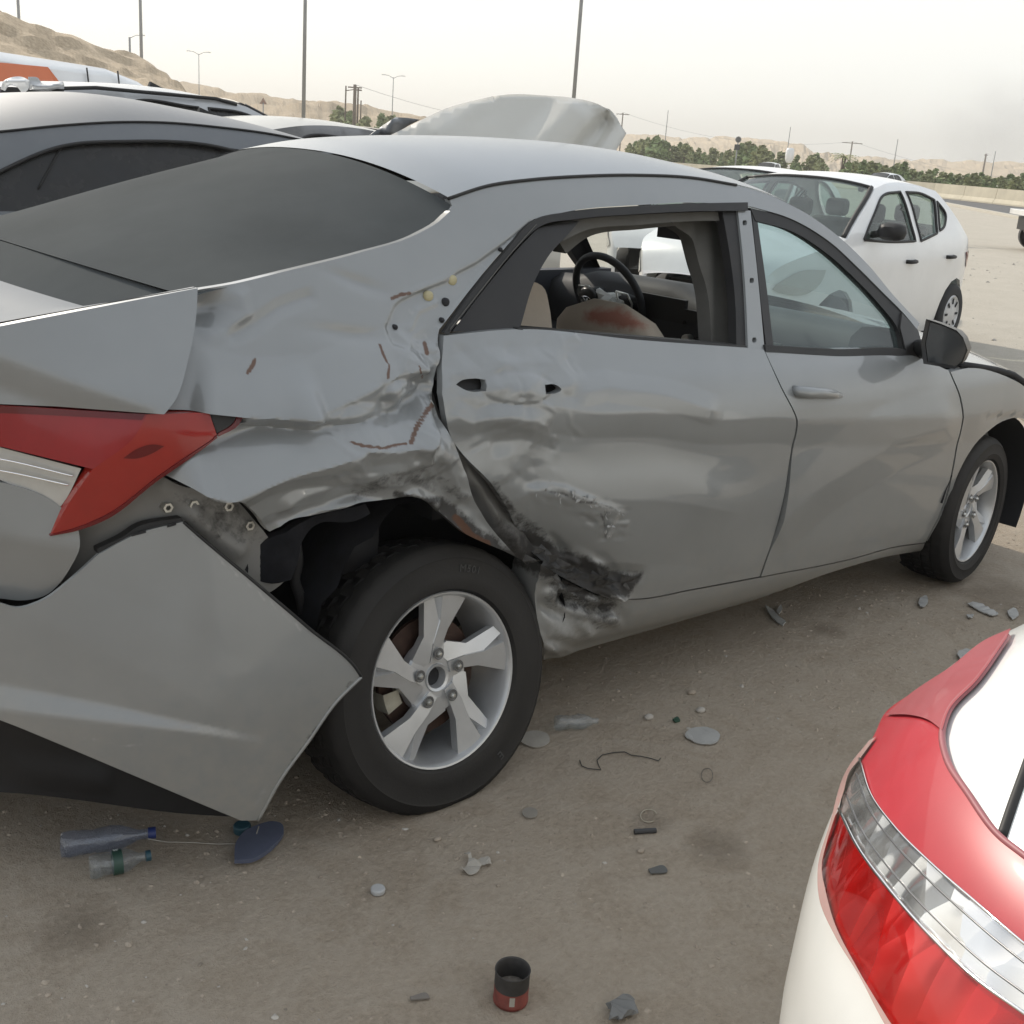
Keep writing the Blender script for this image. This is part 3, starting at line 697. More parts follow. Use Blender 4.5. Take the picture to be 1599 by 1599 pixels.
back=loft2('rear_window',bln,[(rx+(-.676-rx)*t,rz+(1.268-rz)*t+.018*math.sin(math.pi*t)) for t in tb],M_bwin,CAR)
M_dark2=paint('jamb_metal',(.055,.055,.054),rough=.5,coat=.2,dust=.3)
# ------------------------------------------------------------------ tail of the car
def idw(P2,B,Z,p=3):
    d=np.linalg.norm(P2[:,None]-B[None],axis=2)+1e-5; w_=1/d**p; return (w_*Z).sum(1)/w_.sum(1)
def plan_panel(name,bound,mat,parent,sp=.03,bulge=0.,th=0):
    """panel seen from above: bound = 3D outline, inner heights interpolated"""
    B=np.asarray(bound,float); P2,T=tri2d(B[:,:2],sp); z=idw(P2,B[:,:2],B[:,2])
    d=segd(P2,B[:,:2],True)[0]; z+=bulge*sstep(d/.15)
    V=np.c_[P2,z]; nz=np.cross(V[T[:,1]]-V[T[:,0]],V[T[:,2]]-V[T[:,0]])[:,2]; T[nz<0]=T[nz<0][:,[0,2,1]]
    return mk(name,V,T.tolist(),mat,parent)
r0=(-.576,-.700,1.236); r1=(-.69,-.668,1.196)
loft('window_base_trim',[r0,r1],M_bwin,CAR,[.030,.012],31,bow_x=[-.10,-.085])
sp_e=Sv(dens([(306,448),(250,458),(200,467),(100,485),(0,503),(-100,522),(-200,541)],14,False),.016)
sp_e=np.r_[sp_e,[[-1.075,-.10,sp_e[-1,2]]]]
fr=[(-.69-.085*(1-(y/.668)**2),y,1.197+.012*(1-(y/.668)**2)) for y in np.linspace(-.668,.668,29)]
bd=list(fr)+[tuple(p*np.array([1,-1,1])) for p in sp_e]+[tuple(p) for p in sp_e[::-1]]
lid=plan_panel('trunk_lid',bd,M_lid,CAR,.025)
def DTr(q):
    return tent(q,[(-260,470),(-100,522),(0,556),(120,597),(243,640)],.035,260,46,1.,0)
TF=[(306,449,1),(250,459),(200,468),(100,486),(0,504),(-100,523),(-230,546,1),(-230,630,1),(-100,630),(0,631,1),(219,640),(244,641,1),(262,620),(285,560),(300,500)]
panel('trunk_spoiler_face',TF,M_paint,lid,.012,off=.016,disp=DTr,flange=.02)
panel('trunk_spoiler_face',TF,M_paint,lid,.03,off=.016,disp=DTr,flange=.02,mirror=True)
TL=[(-230,742,1),(-60,742),(0,752),(92,790),(116,822,1),(117,838),(108,872),(66,930),(34,937),(0,934),(-120,930),(-230,925,1)]
def DTl(q): return tent(q,[(-230,800),(0,830),(110,850)],.03,120,120,1.4,0)
panel('trunk_lower_face',TL,M_paint,lid,.014,off=.0,disp=DTl,flange=.02)
panel('trunk_lower_face',TL,M_paint,lid,.04,off=.0,flange=.02,mirror=True)
# tail lamp
def DL(q): return tent(q,[(225,640),(137,727),(73,832)],.022,150,130,1.,0)
def DLc(q): return DL(q)-.012
lamp=panel('tail_lamp',[(-230,628,1),(-100,627),(0,633,1),(100,638),(222,643,1),(205,675),(138,728,1),(0,697,1),(-120,676),(-230,660,1)],M_red,CAR,.014,off=.008,disp=DL,flange=.03)
panel('side_lens',[(222,643,1),(324,643,1),(337,679,1),(330,686),(272,723),(246,741),(163,801),(118,819,1),(73,830,1),(104,776),(138,728,1),(205,675)],M_or,lamp,.010,off=.008,disp=DL,flange=.03)
panel('lens_edge',[(246,741,1),(272,723),(330,686,1),(337,679,1),(338,683,1),(273,729),(246,747),(163,808),(118,824),(72,832,1),(73,830,1),(118,819),(163,801)],M_red2,lamp,.012,off=.012,disp=DL,flange=.03)
panel('lamp_tip',[(325,643,1),(368,646),(377,653),(372,660),(338,679,1)],M_blackg,lamp,.010,off=.004,disp=DL,flange=.02)
panel('lamp_tip_rim',[(372,646,1),(379,653),(374,662),(340,681,1),(338,677,1),(366,659),(370,652),(362,649,1)],M_red2,lamp,.008,off=.008,disp=DL,flange=.02)
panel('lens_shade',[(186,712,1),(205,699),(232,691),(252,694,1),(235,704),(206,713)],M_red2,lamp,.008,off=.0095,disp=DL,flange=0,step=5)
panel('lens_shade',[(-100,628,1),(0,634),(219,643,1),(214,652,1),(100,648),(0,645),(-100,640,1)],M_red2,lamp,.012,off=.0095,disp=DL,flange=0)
panel('reversing_lens',[(-230,664,1),(-100,682),(0,700,1),(124,730,1),(101,776),(92,789,1),(0,750,1),(-100,738),(-230,735,1)],M_clear,lamp,.012,off=.002,disp=DLc,flange=.02)
for a in((12,16),(30,36)):
    MB().tube(Sv(dens([(-120,690+a[0]),(0,704+a[0]),(117-a[0]*.4,731+a[1]*.7)],12,False),.012,W)+np.array([0,-.006,0]),.0022,5).build('lens_rib',M_chrome,lamp,True)
panel('tail_lamp',[(-230,628,1),(0,633,1),(222,643,1),(324,643,1),(377,655,1),(272,723),(118,819),(73,830,1),(92,789,1),(0,750,1),(-230,735,1)],M_red,CAR,.03,off=.008,flange=.03,mirror=True)
# exposed inner quarter behind the lost bumper edge
def DI(q):
    q=warp(q,4,30); return -.045+tent(q,[(300,800),(350,840),(400,880)],.02,22,26)+tent(q,[(330,780),(372,800),(412,842)],.012,14,20)+tent(q,[(250,760),(310,790),(330,850)],.012,30,24)
inner=panel('quarter_inner',[(96,836,1),(150,800),(245,741,1),(321,771),(352,764),(378,783),(428,838,1),(470,905),(430,940),(330,905),(200,880),(110,925,1)],M_inner,CAR,.012,disp=DI,flange=.03,attrs=dict(scuff=lambda q:q[:,0]*0,rust=lambda q:.5*stroke(q,[(292,806),(306,800)],7),soot=lambda q:.5*pmask(warp(q,5,20),[(250,760),(380,775),(430,850),(330,850)],30)))
HXN=[(math.cos(k*math.pi/3),math.sin(k*math.pi/3)) for k in range(6)]
for (x,y) in((261,792),(302,788),(356,790),(389,820)):
    p=Sv([(x,y)],-.036)[0]; m=MB()
    R1=[(.0105*a,.0105*b) for a,b in HXN]; R2=[(.0055*a,.0055*b) for a,b in HXN]
    V=[p+np.array([a,-.006,b]) for a,b in R1]+[p+np.array([a,-.006,b]) for a,b in R2]+[p+np.array([a,.012,b]) for a,b in R1]+[p+np.array([a,.01,b]) for a,b in R2]
    m.add(V,[(i,(i+1)%6,6+(i+1)%6,6+i) for i in range(6)]+[(i,12+i,12+(i+1)%6,(i+1)%6) for i in range(6)]+[(6+i,6+(i+1)%6,18+(i+1)%6,18+i) for i in range(6)])
    m.build('nut',M_steel,inner)
# hanging bumper cover
XB=[-1.12,-1.06,-1.0,-.94,-.86,-.75,-.62,-.48,-.30,-.1,.3]; FB=[.10,.42,.60,.70,.79,.875,.935,.975,1.0,1.03,1.05]
def Wb(x,z):
    return crom(x,XB,FB)*crom(z,[-.1,.05,.2,.33,.42,.55,.75,.95],[.90,.925,.94,.945,.945,.93,.90,.86])
def DB(q):
    xs_=[-300,0,160,330,430]; yU=np.interp(q[:,0],xs_,[1040,1068,1100,1138,1160]); yL=np.interp(q[:,0],xs_,[1078,1101,1121,1141,1161]); am=np.interp(q[:,0],[-300,0,330,420],[.030,.028,.010,0])
    d=am*np.where(q[:,1]<yU,0,np.where(q[:,1]<yL,(q[:,1]-yU)/(yL-yU+1e-6),np.clip(1-(q[:,1]-yL)/170,0,1)))
    d+=tent(q,[(30,950),(150,1010),(280,1075),(360,1130)],.004,90,60)
    d+=-.004*blob(q,(270,900),30,70,0)
    return d
BU=[(-250,965,1),(-120,952),(0,942),(27,949),(62,939),(109,906),(153,866,1),(214,834),(286,815,1),(306,832),(394,906),(481,980),(560,1050),(564,1057,1),(525,1096),(482,1157),(438,1218),(403,1281,1),(376,1281,1),(324,1259),(197,1204),(87,1156),(0,1119),(-120,1078),(-250,1040,1)]
bump_=panel('rear_bumper',BU,M_paint,CAR,.009,wf=Wb,disp=DB,flange=.008,attrs=dict(soot=lambda q:.46*stroke(q,[(548,1066),(500,1128),(452,1196)],7),rust=lambda q:0*q[:,0],scuff=lambda q:np.maximum(.5*stroke(q,[(300,836),(390,914),(470,984)],5),np.maximum(.47*stroke(q,[(395,1262),(420,1225)],9),.44*stroke(q,[(120,1150),(190,1165),(240,1160)],5)))))
panel('bumper_wrap',[(-250,965,1),(0,942,1),(153,866,1),(286,815,1),(560,1050,1),(482,1157,1),(403,1281,1),(0,1119,1),(-250,1040,1)],M_paint,bump_,.04,wf=Wb,off=-.05,flange=.02,mirror=True)
MB().tube(Sv(dens([(287,815),(306,832),(394,906),(481,980),(560,1050),(564,1057)],10,False),.0,Wb),.0035,6).build('edge_lip',M_black,bump_,True)
MB().tube(Sv(dens([(564,1057),(525,1096),(482,1157),(438,1218),(403,1281)],10,False),.0,Wb),.004,6).build('edge_lip',M_paint,bump_,True)
panel('mounting_flange',[(153,864,1),(214,832),(286,813,1),(284,809,1),(268,811),(214,823),(195,836),(152,857,1)],M_black,bump_,.01,wf=Wb,off=-.004,flange=.02)
for a in((205,836,228,830),(261,822,275,818)):
    panel('flange_slot',[(a[0],a[1]-2,1),(a[2],a[3]-2,1),(a[2],a[3]+2,1),(a[0],a[1]+2,1)],M_dark,bump_,.01,wf=Wb,off=.002,flange=0,step=4)
panel('lower_valance',[(-250,1043,1),(-120,1081),(0,1121),(87,1158),(197,1206),(324,1261),(376,1281,1),(306,1277),(131,1258),(0,1245),(-120,1240),(-250,1236,1)],simple('valance_plastic',(.009,.009,.010),.6,spec=.3),bump_,.02,wf=Wb,disp=lambda q:-.015-.03*blob(q,(-20,1190),160,40,20)+tent(q,[(-40,1150),(40,1215),(190,1225)],.02,30,30),flange=.02)
panel('bumper_reflector',[(-60,1095,1),(0,1112),(14,1118,1),(0,1121),(-60,1103,1)],M_red,bump_,.01,wf=Wb,off=.006,flange=.02,step=4)
# middle of the tail, joining the two wrapped halves
def centre_piece(name,px,yt,yb,wf,off,mat,parent,rows=5):
    P=Sv([(px,yt+(yb-yt)*k/(rows-1)) for k in range(rows)],off,wf); V=[];nv=9
    for p in P:
        for b in np.linspace(-1,1,nv): V.append((p[0]-.025*(1-b*b),-p[1]*b,p[2]))
    F=[(i*nv+j,i*nv+j+1,(i+1)*nv+j+1,(i+1)*nv+j) for i in range(rows-1) for j in range(nv-1)]
    return mk(name,V,F,mat,parent)
centre_piece('trunk_centre',-228,546,630,W,.016,M_paint,lid); centre_piece('lamp_bar',-228,630,735,W,.0,M_red2,lid); centre_piece('trunk_lower_centre',-228,740,925,W,.0,M_paint,lid)
centre_piece('bumper_centre',-248,965,1042,Wb,.0,M_paint,bump_); centre_piece('valance_centre',-248,1043,1236,Wb,-.015,M_black,bump_)
# rear wheel well: liner, hanging strip, bracket
lin=MB(); a0,a1=math.radians(-8),math.radians(172); nn=28; rows=[(-.845,.395),(-.80,.40),(-.66,.40),(-.50,.385)]
for y,r in rows:
    for k in range(nn+1):
        a=a0+(a1-a0)*k/nn; rj=r+.012*math.sin(k*2.1+y*9)
        lin.v.append((rj*math.cos(a)+.02,y,.38+rj*math.sin(a)*1.08))
for i in range(len(rows)-1):
    for k in range(nn): lin.f.append((i*(nn+1)+k,i*(nn+1)+k+1,(i+1)*(nn+1)+k+1,(i+1)*(nn+1)+k))
lin.build('arch_liner',M_liner,CAR,True)
panel('torn_liner_strip',[(386,892,1),(402,862),(432,834),(480,812),(530,797),(566,784,1),(575,800,1),(540,815),(505,818),(476,836),(462,872),(450,902,1),(425,912),(400,908,1)],M_liner,CAR,.012,off=-.035,disp=lambda q:.02*np.sin(q[:,0]/17.)*.6+addf(q,folds([(390,840),(560,790),(470,900)],8,50,.01,14,21)),flange=.02)
m=MB().tube(Sv(dens([(462,846),(465,880),(460,905),(468,930),(474,962)],8,False),-.10),[.010,.012,.010,.014,.014,]+[.012]*20 if False else .012,7); m.build('liner_bracket',M_black,CAR,True)
MB().box(Sv([(545,850)],-.22)[0],(.10,.10,.10)).tube([Sv([(545,800)],-.22)[0],Sv([(545,870)],-.22)[0]],.03,10).build('suspension_strut',M_dark,CAR,True)
MB().box(Sv([(505,850)],-.30)[0],(.05,.05,.22)).build('chassis_bracket',simple('dusty_bracket',(.10,.09,.06),.8),CAR)
# door jamb strip between quarter and door, seen through the opened gap
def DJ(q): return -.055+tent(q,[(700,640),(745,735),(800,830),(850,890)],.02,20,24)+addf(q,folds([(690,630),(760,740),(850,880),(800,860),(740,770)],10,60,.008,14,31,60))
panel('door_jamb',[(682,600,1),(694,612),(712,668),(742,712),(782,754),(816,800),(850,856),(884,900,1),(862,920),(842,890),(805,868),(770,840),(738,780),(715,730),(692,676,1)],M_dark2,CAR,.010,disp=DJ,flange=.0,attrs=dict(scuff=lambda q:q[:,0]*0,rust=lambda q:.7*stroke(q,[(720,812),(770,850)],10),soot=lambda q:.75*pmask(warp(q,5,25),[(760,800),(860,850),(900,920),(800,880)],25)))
# dark core that closes the body behind the skins
MB().box((1.27,0,.55),(1.80,1.50,.62)).box((1.2,0,.50),(4.0,.96,.56)).box((-.60,0,.92),(.66,1.10,.34)).box((-.25,0,.95),(.9,1.35,.12)).box((-.62,.1,.42),(.60,1.2,.46)).build('underbody',M_dark,CAR)  # dark so panel gaps look black; low rear box added to block sun leak
M_alloyd=simple('shadowed_alloy',(.13,.13,.13),.5,metal=.5)  # alloy with the shade of the nut recesses put into its colour
# ------------------------------------------------------------------ alloy wheels
def wheel(parent,c,toe,camb,R_rim,R_tyre,name='wheel',rot=0.,detail=True,flip=1,rubber=None,alloy=None,side=-1):
    U=Vector((math.cos(toe),math.sin(toe),0)); V=Vector((-math.sin(toe)*math.sin(camb),math.cos(toe)*math.sin(camb),math.cos(camb))); Nn=U.cross(V)  # outward (-Y)
    A=Matrix(((U.x,-Nn.x,V.x,c[0]),(U.y,-Nn.y,V.y,c[1]),(U.z,-Nn.z,V.z,c[2]),(0,0,0,1)))
    rim=MB(); s=R_rim/.2185
    rim.lathe([(r*s,a) for r,a in[(.2185,-.014),(.2190,-.003),(.2165,.0015),(.2120,.0),(.2080,-.006),(.2060,-.012),(.2000,-.030),(.1950,-.07),(.1900,-.15),(.205,-.17)]],72,A)
    def P3(r,deg,dep):
        q=math.radians(deg+rot); return A@Vector((r*R_rim*math.cos(q),-dep,r*R_rim*math.sin(q)))
    def fr(r): return -.010-.026*(1-min(1,r/.95))**1.4     # face depth: dished toward the hub
    for k in range(5):
        b=72*k
        face=[(.955,63.5),(.955,75),(.955,85),(.66,86.5),(.42,97),(.22,116),(.18,80),(.36,77),(.564,73)]
        Vf=[P3(r,a+b,fr(r)-(.005 if i_ in(0,8,7) else 0)) for i_,(r,a) in enumerate(face)]; Vb=[P3(r,a+b,fr(r)-.03) for r,a in face]; n=len(face)
        rim.add(Vf+Vb,[(0,1,8),(1,2,3,8),(3,4,7,8),(4,5,6,7)]+[(i,n+i,n+(i+1)%n,(i+1)%n) for i in range(n)])
        # secondary rib, lower and bent, leaving a pocket beside the main face
        rib=[(.955,92),(.955,98),(.53,106),(.42,138),(.28,151),(.22,118),(.42,97.5),(.66,87.5)]
        Vr=[P3(r,a+b,fr(r)-(.013 if i_ in(1,2,3,4) else .002)) for i_,(r,a) in enumerate(rib)]; Vrb=[P3(r,a+b,fr(r)-.034) for r,a in rib]; n=len(rib)
        rim.add(Vr+Vrb,[(0,1,2,7),(2,6,7),(2,3,5,6),(3,4,5)]+[(i,n+i,n+(i+1)%n,(i+1)%n) for i in range(n)])
        rim.add([P3(a_,b_+b,fr(a_)-c_) for a_,b_,c_ in((.955,85,0),(.955,92,.003),(.66,86.5,0),(.66,87.5,.002),(.91,88.6,.020),(.72,87.2,.012),(.42,97.5,.002),(.42,97,0))],
                [(0,4,1),(0,2,5,4),(1,4,5,3),(2,7,6,3),(2,3,5)])
    n=40; hub=[];
    rim.lathe([(.10*R_rim,-.06),(.125*R_rim,-.034),(.155*R_rim,-.031),(.165*R_rim,-.035),(.26*R_rim,-.034),(.40*R_rim,-.036),(.42*R_rim,-.042),(.42*R_rim,-.068)],n,A)
    w_=rim.build(name,alloy or M_alloy,parent,sh=28)
    t=MB(); d=(R_tyre-R_rim)
    prof=[(R_rim*.975,-.012),(R_rim*1.0,-.002),(R_rim*1.03,.009),(R_rim+d*.30,.016),(R_rim+d*.33,.0145),(R_rim+d*.50,.017),(R_rim+d*.66,.013),(R_rim+d*.70,.0145),(R_rim+d*.74,.011),(R_rim+d*.86,.002),(R_rim+d*.93,-.008)]
    tread=[(-.016,0),(-.046,0),(-.047,1),(-.053,1),(-.054,0),(-.084,0),(-.085,1),(-.093,1),(-.094,0),(-.124,0),(-.125,1),(-.131,1),(-.132,0),(-.168,0)]
    nseg=150 if detail else 48
    full=prof+[(R_tyre-(.011 if g else 0)-.0035*abs((a+.09)/.07)**2.,a) for a,g in tread]+[(R_rim+d*.86,-.186),(R_rim+d*.5,-.197),(R_rim*1.0,-.182)]
    t.lathe(full,nseg,A)
    if detail:    # lateral grooves: drop every fourth slice of the tread blocks
        m_=nseg; i0=len(prof)
        for i,(a,g) in enumerate(tread):
            if g: continue
            for kk in range(m_):
                off=(int(i*1.7))%4
                if (kk+off)%4==0:
                    idx=(i0+i)*m_+kk; v=Vector(t.v[idx]); ctr=Vector(c)
                    ax=-Nn; rad=(v-ctr)-ax*((v-ctr).dot(ax)); t.v[idx]=tuple(v-rad.normalized()*(.004 if i<3 else .009))
    t.v=[(x,y,max(z,.003)) for x,y,z in t.v]
    ty=t.build('tyre',rubber or M_rubber,w_,sh=40)
    if detail:
        m=MB().lathe([(.05,-.075),(.145*s,-.075),(.145*s,-.088),(.05,-.088)],40,A).lathe([(.045,-.045),(.062,-.05),(.07,-.088)],28,A); m.build('brake_disc',M_rustd,w_,sh=35)
        cal=MB(); 
        for aa,bb in((150,168),(183,203)):
            cal.lathe([(.105*s,-.050),(.150*s,-.050),(.150*s,-.098),(.105*s,-.098)],6,A,closed=True,ang=(math.radians(aa),math.radians(bb)))
        cal.build('brake_caliper',simple('caliper_iron_'+name+str(c[0]),(.34,.32,.26),.55,metal=.4,var=.3),w_)
        for k in range(5):
            q=math.radians(16+72*k+rot); ctr=A@Vector((.285*R_rim*math.cos(q),.027,.285*R_rim*math.sin(q)))
            Ak=A.copy(); Ak.translation=ctr
            nb=MB().lathe([(.0,.014),(.004,.0135),(.007,.010),(.0085,.006),(.0088,-.006)],6,Ak); nb.build('lug_nut',M_steel,w_,sh=30)
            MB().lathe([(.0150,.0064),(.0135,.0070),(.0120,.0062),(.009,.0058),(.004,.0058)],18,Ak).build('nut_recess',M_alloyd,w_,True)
        MB().lathe([(.0,-.055),(.030,-.055),(.031,-.036)],24,A).build('hub_bore',M_dark,w_,True)
    return w_,A
rw,RA=wheel(CAR,(0,-.872,.312),math.radians(.35),.1927,.2185,.337)
fw_,FA=wheel(CAR,(2.66,-.872,.305),math.radians(6.1),.0,.2085,.303,rot=25)
for x,c_ in((0,0.),(2.66,0.)):
    ww,_=wheel(CAR,(x,.86,.306),math.pi,0,.2185,.305,detail=False)
def text_on(name,s,A,R,deg,size,mat,parent,lift=.0178,flip=False):
    """raised lettering bent round a tyre sidewall"""
    cu=bpy.data.curves.new(name,'FONT'); cu.body=s; cu.size=size; cu.align_x='CENTER'; cu.extrude=.0012; cu.space_character=1.15; cu.resolution_u=2
    tmp=bpy.data.objects.new(name+'_src',cu); col.objects.link(tmp); bpy.context.view_layer.update()
    me=bpy.data.meshes.new_from_object(tmp.evaluated_get(bpy.context.evaluated_depsgraph_get()))
    bpy.data.objects.remove(tmp); V=[];
    for v in me.vertices:
        a=math.radians(deg)-v.co.x/R; r=R+v.co.y
        V.append(A@Vector((r*math.cos(a),-lift-v.co.z,r*math.sin(a))))
    o=mk(name,[tuple(v) for v in V],[tuple(p.vertices) for p in me.polygons],mat,parent,False); bpy.data.meshes.remove(me); return o
M_letter=simple('tyre_lettering',(.065,.064,.062),.8,spec=.2)
text_on('tyre_lettering','M501',RA,.268,72,.026,M_letter,rw)
text_on('tyre_lettering','E',RA,.262,-58,.030,M_letter,rw)
# ------------------------------------------------------------------ greenhouse, trims, cabin
def strip(name,a,b,mat,parent,off=0.,wf=None,flange=.012,sp=.012,disp=None):
    """strip between pixel polylines a (one way) and b (same way)"""
    A_=dens(a,9,False); B_=dens(b,9,False); poly=[(*p,1) for p in A_]+[(*p,1) for p in B_[::-1]]
    return panel(name,poly,mat,parent,sp,off,wf,disp,flange=flange,step=12)
# rear door: black trim on the rear slope, upper run, remaining frame
strip('window_trim',[(693,520),(742,450),(792,390),(834,344),(900,330),(1000,322),(1080,318),(1168,316)],[(700,522),(752,455),(806,388),(846,352),(902,342),(1000,334),(1080,330),(1168,329)],M_black,rdoor,off=.004)
panel('quarter_window_blank',[(706,518,1),(756,452),(806,392),(840,356,1),(905,345,1),(885,368),(860,395),(838,432),(812,512,1),(760,516)],M_blackg,rdoor,.02,off=-.016,flange=.01)
MB().tube(Sv(dens([(702,515),(752,452),(806,386),(838,350)],9,False),.005),.0013,5).build('trim_bead',M_intg,rdoor,True)
strip('door_frame',[(846,354),(902,343),(1000,335),(1090,331),(1155,330)],[(880,376),(908,362),(1000,351),(1090,345),(1155,345)],M_intg,rdoor,off=-.03,flange=.03)
strip('belt_molding',[(808,512),(900,518),(1000,526),(1166,540)],[(808,515),(900,522),(1000,531),(1166,544)],M_black,rdoor,off=.0,flange=.04)
# B pillar: painted strip with three holes, then black seal
BP=[(1152,326,1),(1172,329,1),(1180,400),(1187,470),(1194,547,1),(1168,543,1),(1165,470),(1160,400)]
hl=[[(x-2.2,y-4),(x+2.2,y-4),(x+2.2,y+4),(x-2.2,y+4)] for x,y in((1163,348),(1174,438),(1178,531))]
pil=panel('door_pillar',BP,M_paint,rdoor,.008,off=-.004,holes=hl,flange=.02,step=6)
strip('pillar_seal',[(1128,330),(1140,400),(1148,470),(1150,541)],[(1151,326),(1159,400),(1164,470),(1167,543)],M_black,rdoor,off=-.012,flange=.03)
# inner B pillar trim further in
def Wi(x,z): return W(x,z)-.10
strip('pillar_lining',[(1046,346),(1078,372),(1098,430),(1110,540)],[(1136,336),(1142,400),(1150,470),(1152,542)],M_intg,CAR,wf=Wi,flange=.05,disp=lambda q:.006*np.sin(q[:,0]/5.))
strip('roof_lining_edge',[(872,376),(905,360),(1000,350),(1060,346)],[(884,396),(915,372),(1000,358),(1060,352)],M_intg,CAR,wf=Wi,flange=.05)
# front door window
GW=[(1180,343,1),(1234,358),(1290,392),(1336,432),(1374,472),(1404,512),(1414,548,1),(1300,546),(1206,541,1)]
panel('window_glass',GW,M_fglass,fdoor,.05,off=-.02,flange=0)
strip('window_frame',[(1172,325),(1234,341),(1295,377),(1340,418),(1380,458),(1409,487),(1433,514)],[(1180,345),(1234,360),(1289,394),(1334,434),(1372,474),(1402,514),(1410,545)],M_black,fdoor,off=-.004,flange=.03)
panel('sail_panel',[(1406,512,1),(1409,489,1),(1434,516,1),(1446,560,1),(1416,552,1)],M_blackg,fdoor,.03,off=.004,flange=.02)
strip('belt_molding',[(1195,539),(1300,545),(1430,550),(1446,556)],[(1196,549),(1300,556),(1430,561),(1446,566)],M_black,fdoor,off=.004,flange=.02)
panel('pillar_trim',[(1174,332,1),(1183,346,1),(1196,440),(1208,542,1),(1197,546,1),(1188,470),(1181,400)],M_blackg,fdoor,.02,off=-.006,flange=.02)
# handle
hb=Sv([(1236,612),(1256,610),(1280,612),(1314,618)],.0); hx0,hz0=hb[0,0],hb[0,2]
panel('handle_cup',[(1262,600),(1276,593),(1294,600),(1298,618),(1284,634),(1266,628)],simple('handle_cup_paint',(.10,.105,.108),.4),fdoor,.012,off=.0015,flange=0)
hd=MB(); pts=[Sv([p],o_)[0] for p,o_ in(((1237,607),.004),((1246,611),.022),((1262,613),.034),((1284,614),.036),((1302,616),.026),((1312,618),.006))]
hd.tube(pts,[.012,.016,.017,.016,.014,.010],10); h=hd.build('door_handle',M_paint,fdoor,True)
# mirror
mr=MB(); mc=onY(1478,538,-1.0)
def mpt(px,py,y): return onY(px,py,y)
outl=[(1446,498),(1468,505),(1494,516),(1504,527),(1511,547),(1502,568),(1491,576),(1466,572),(1442,568),(1438,536)]
fa=[onX(x,y,1.90+.03*(x-1438)/70) for x,y in outl]; cx=np.mean(fa,0)
bk=[p+np.array([.07,.015,0])+(cx-p)*.10 for p in fa]; bk2=[p+np.array([.13,.03,0])+(cx-p)*.55 for p in fa]
inn=[p+(cx-p)*.11+np.array([.010,0,0]) for p in fa]
n=len(fa); V=inn+fa+bk+bk2+[cx+np.array([.15,.03,0])]
Fm=[]
for r_ in range(3):
    Fm+=[(r_*n+i,r_*n+(i+1)%n,(r_+1)*n+(i+1)%n,(r_+1)*n+i) for i in range(n)]
Fm+=[(3*n+i,3*n+(i+1)%n,4*n) for i in range(n)]
mr.add(V,Fm); mo=mr.build('wing_mirror',M_blackg,CAR,sh=60)
m=MB(); m.add([p+np.array([.004,0,0]) for p in inn],[tuple(range(n))]); m.build('mirror_glass',simple('mirror_face',(.03,.033,.036),.08,var=.04,coat=.5),mo)
MB().tube([cx+np.array([.07,.08,-.02]),S(1436,548)+np.array([0,.02,0])],[.03,.034],8).build('mirror_stalk',M_black,mo,True)
# bonnet
hn=np.array([[2.14,-.80,1.0],[2.35,-.795,.985],[2.6,-.785,.955],[2.85,-.76,.915],[3.1,-.70,.86],[3.3,-.60,.79]]); hn=np.array([S(1492,563),S(1520,568),S(1554,573),S(1582,579),S(1599,588)]); hn[:,1]+=.012; e_=hn[-1]
hn=np.r_[[[2.03,-.80,1.0]],hn,[[e_[0]+.16,e_[1]+.07,e_[2]-.05],[e_[0]+.30,e_[1]+.20,e_[2]-.12]]]
loft('bonnet',hn,M_paint,CAR,[.06,.085,.095,.10,.10,.10,.09,.06],25,bow_x=[.2,.16,.12,.10,.08,.1,.2,.25])
MB().tube([S(1500,569),S(1530,573),S(1554,577),S(1582,585),S(1599,597),S(1625,620)],.012,6).build('bonnet_gap',M_dark,CAR,True)
bevel(MB().box((3.0,0,.50),(.62,1.44,.52)).build('front_end',M_paint,CAR),.12,4)
# mud flap and front wheel well
MB().add(Sv([(1440,850),(1476,798),(1462,838),(1438,872),(1412,885),(1404,878)],-.05),[(0,1,2,3),(0,3,4,5)]).build('mud_flap',M_black,CAR)
fl=MB(); rows=[(-.895,.36),(-.80,.365),(-.6,.36)]
for y,r in rows:
    for k in range(25):
        a=math.radians(-25+k*195/24); fl.v.append((2.66+.02+r*math.cos(a),y,.335+r*math.sin(a)))
for i in range(2):
    for k in range(24): fl.f.append((i*25+k,i*25+k+1,(i+1)*25+k+1,(i+1)*25+k))
fl.build('arch_liner',M_dark,CAR,True)
# far side of the body
FAR=[(692,524,1),(1000,531),(1200,546),(1430,557),(1480,578),(1599,604,1),(1640,700,1),(1590,652),(1518,700),(1450,850,1),(1187,930),(870,1020,1),(806,868,1),(706,812),(643,775),(560,783),(421,830,1),(250,740,1),(377,655,1),(250,640,1),(306,455,1),(560,397),(700,335),(688,515,1)]
panel('body_side',FAR,M_paint,CAR,.04,flange=.03,mirror=True)
Q2=[(702,330,1),(702,312,1),(760,291),(900,276),(1080,278),(1200,304),(1299,361),(1396,462),(1436,505,1),(1420,514,1),(1390,487),(1330,428),(1285,389),(1224,353),(1171,338,1),(1080,330),(900,340),(840,356,1),(760,450),(700,515,1),(640,460,1)]
panel('roof_rail',Q2,M_int,CAR,.03,off=-.01,flange=.04,mirror=True)
panel('door_pillar',[(1152,326,1),(1185,329,1),(1205,547,1),(1160,543,1)],M_int,CAR,.03,off=-.01,flange=.05,mirror=True)
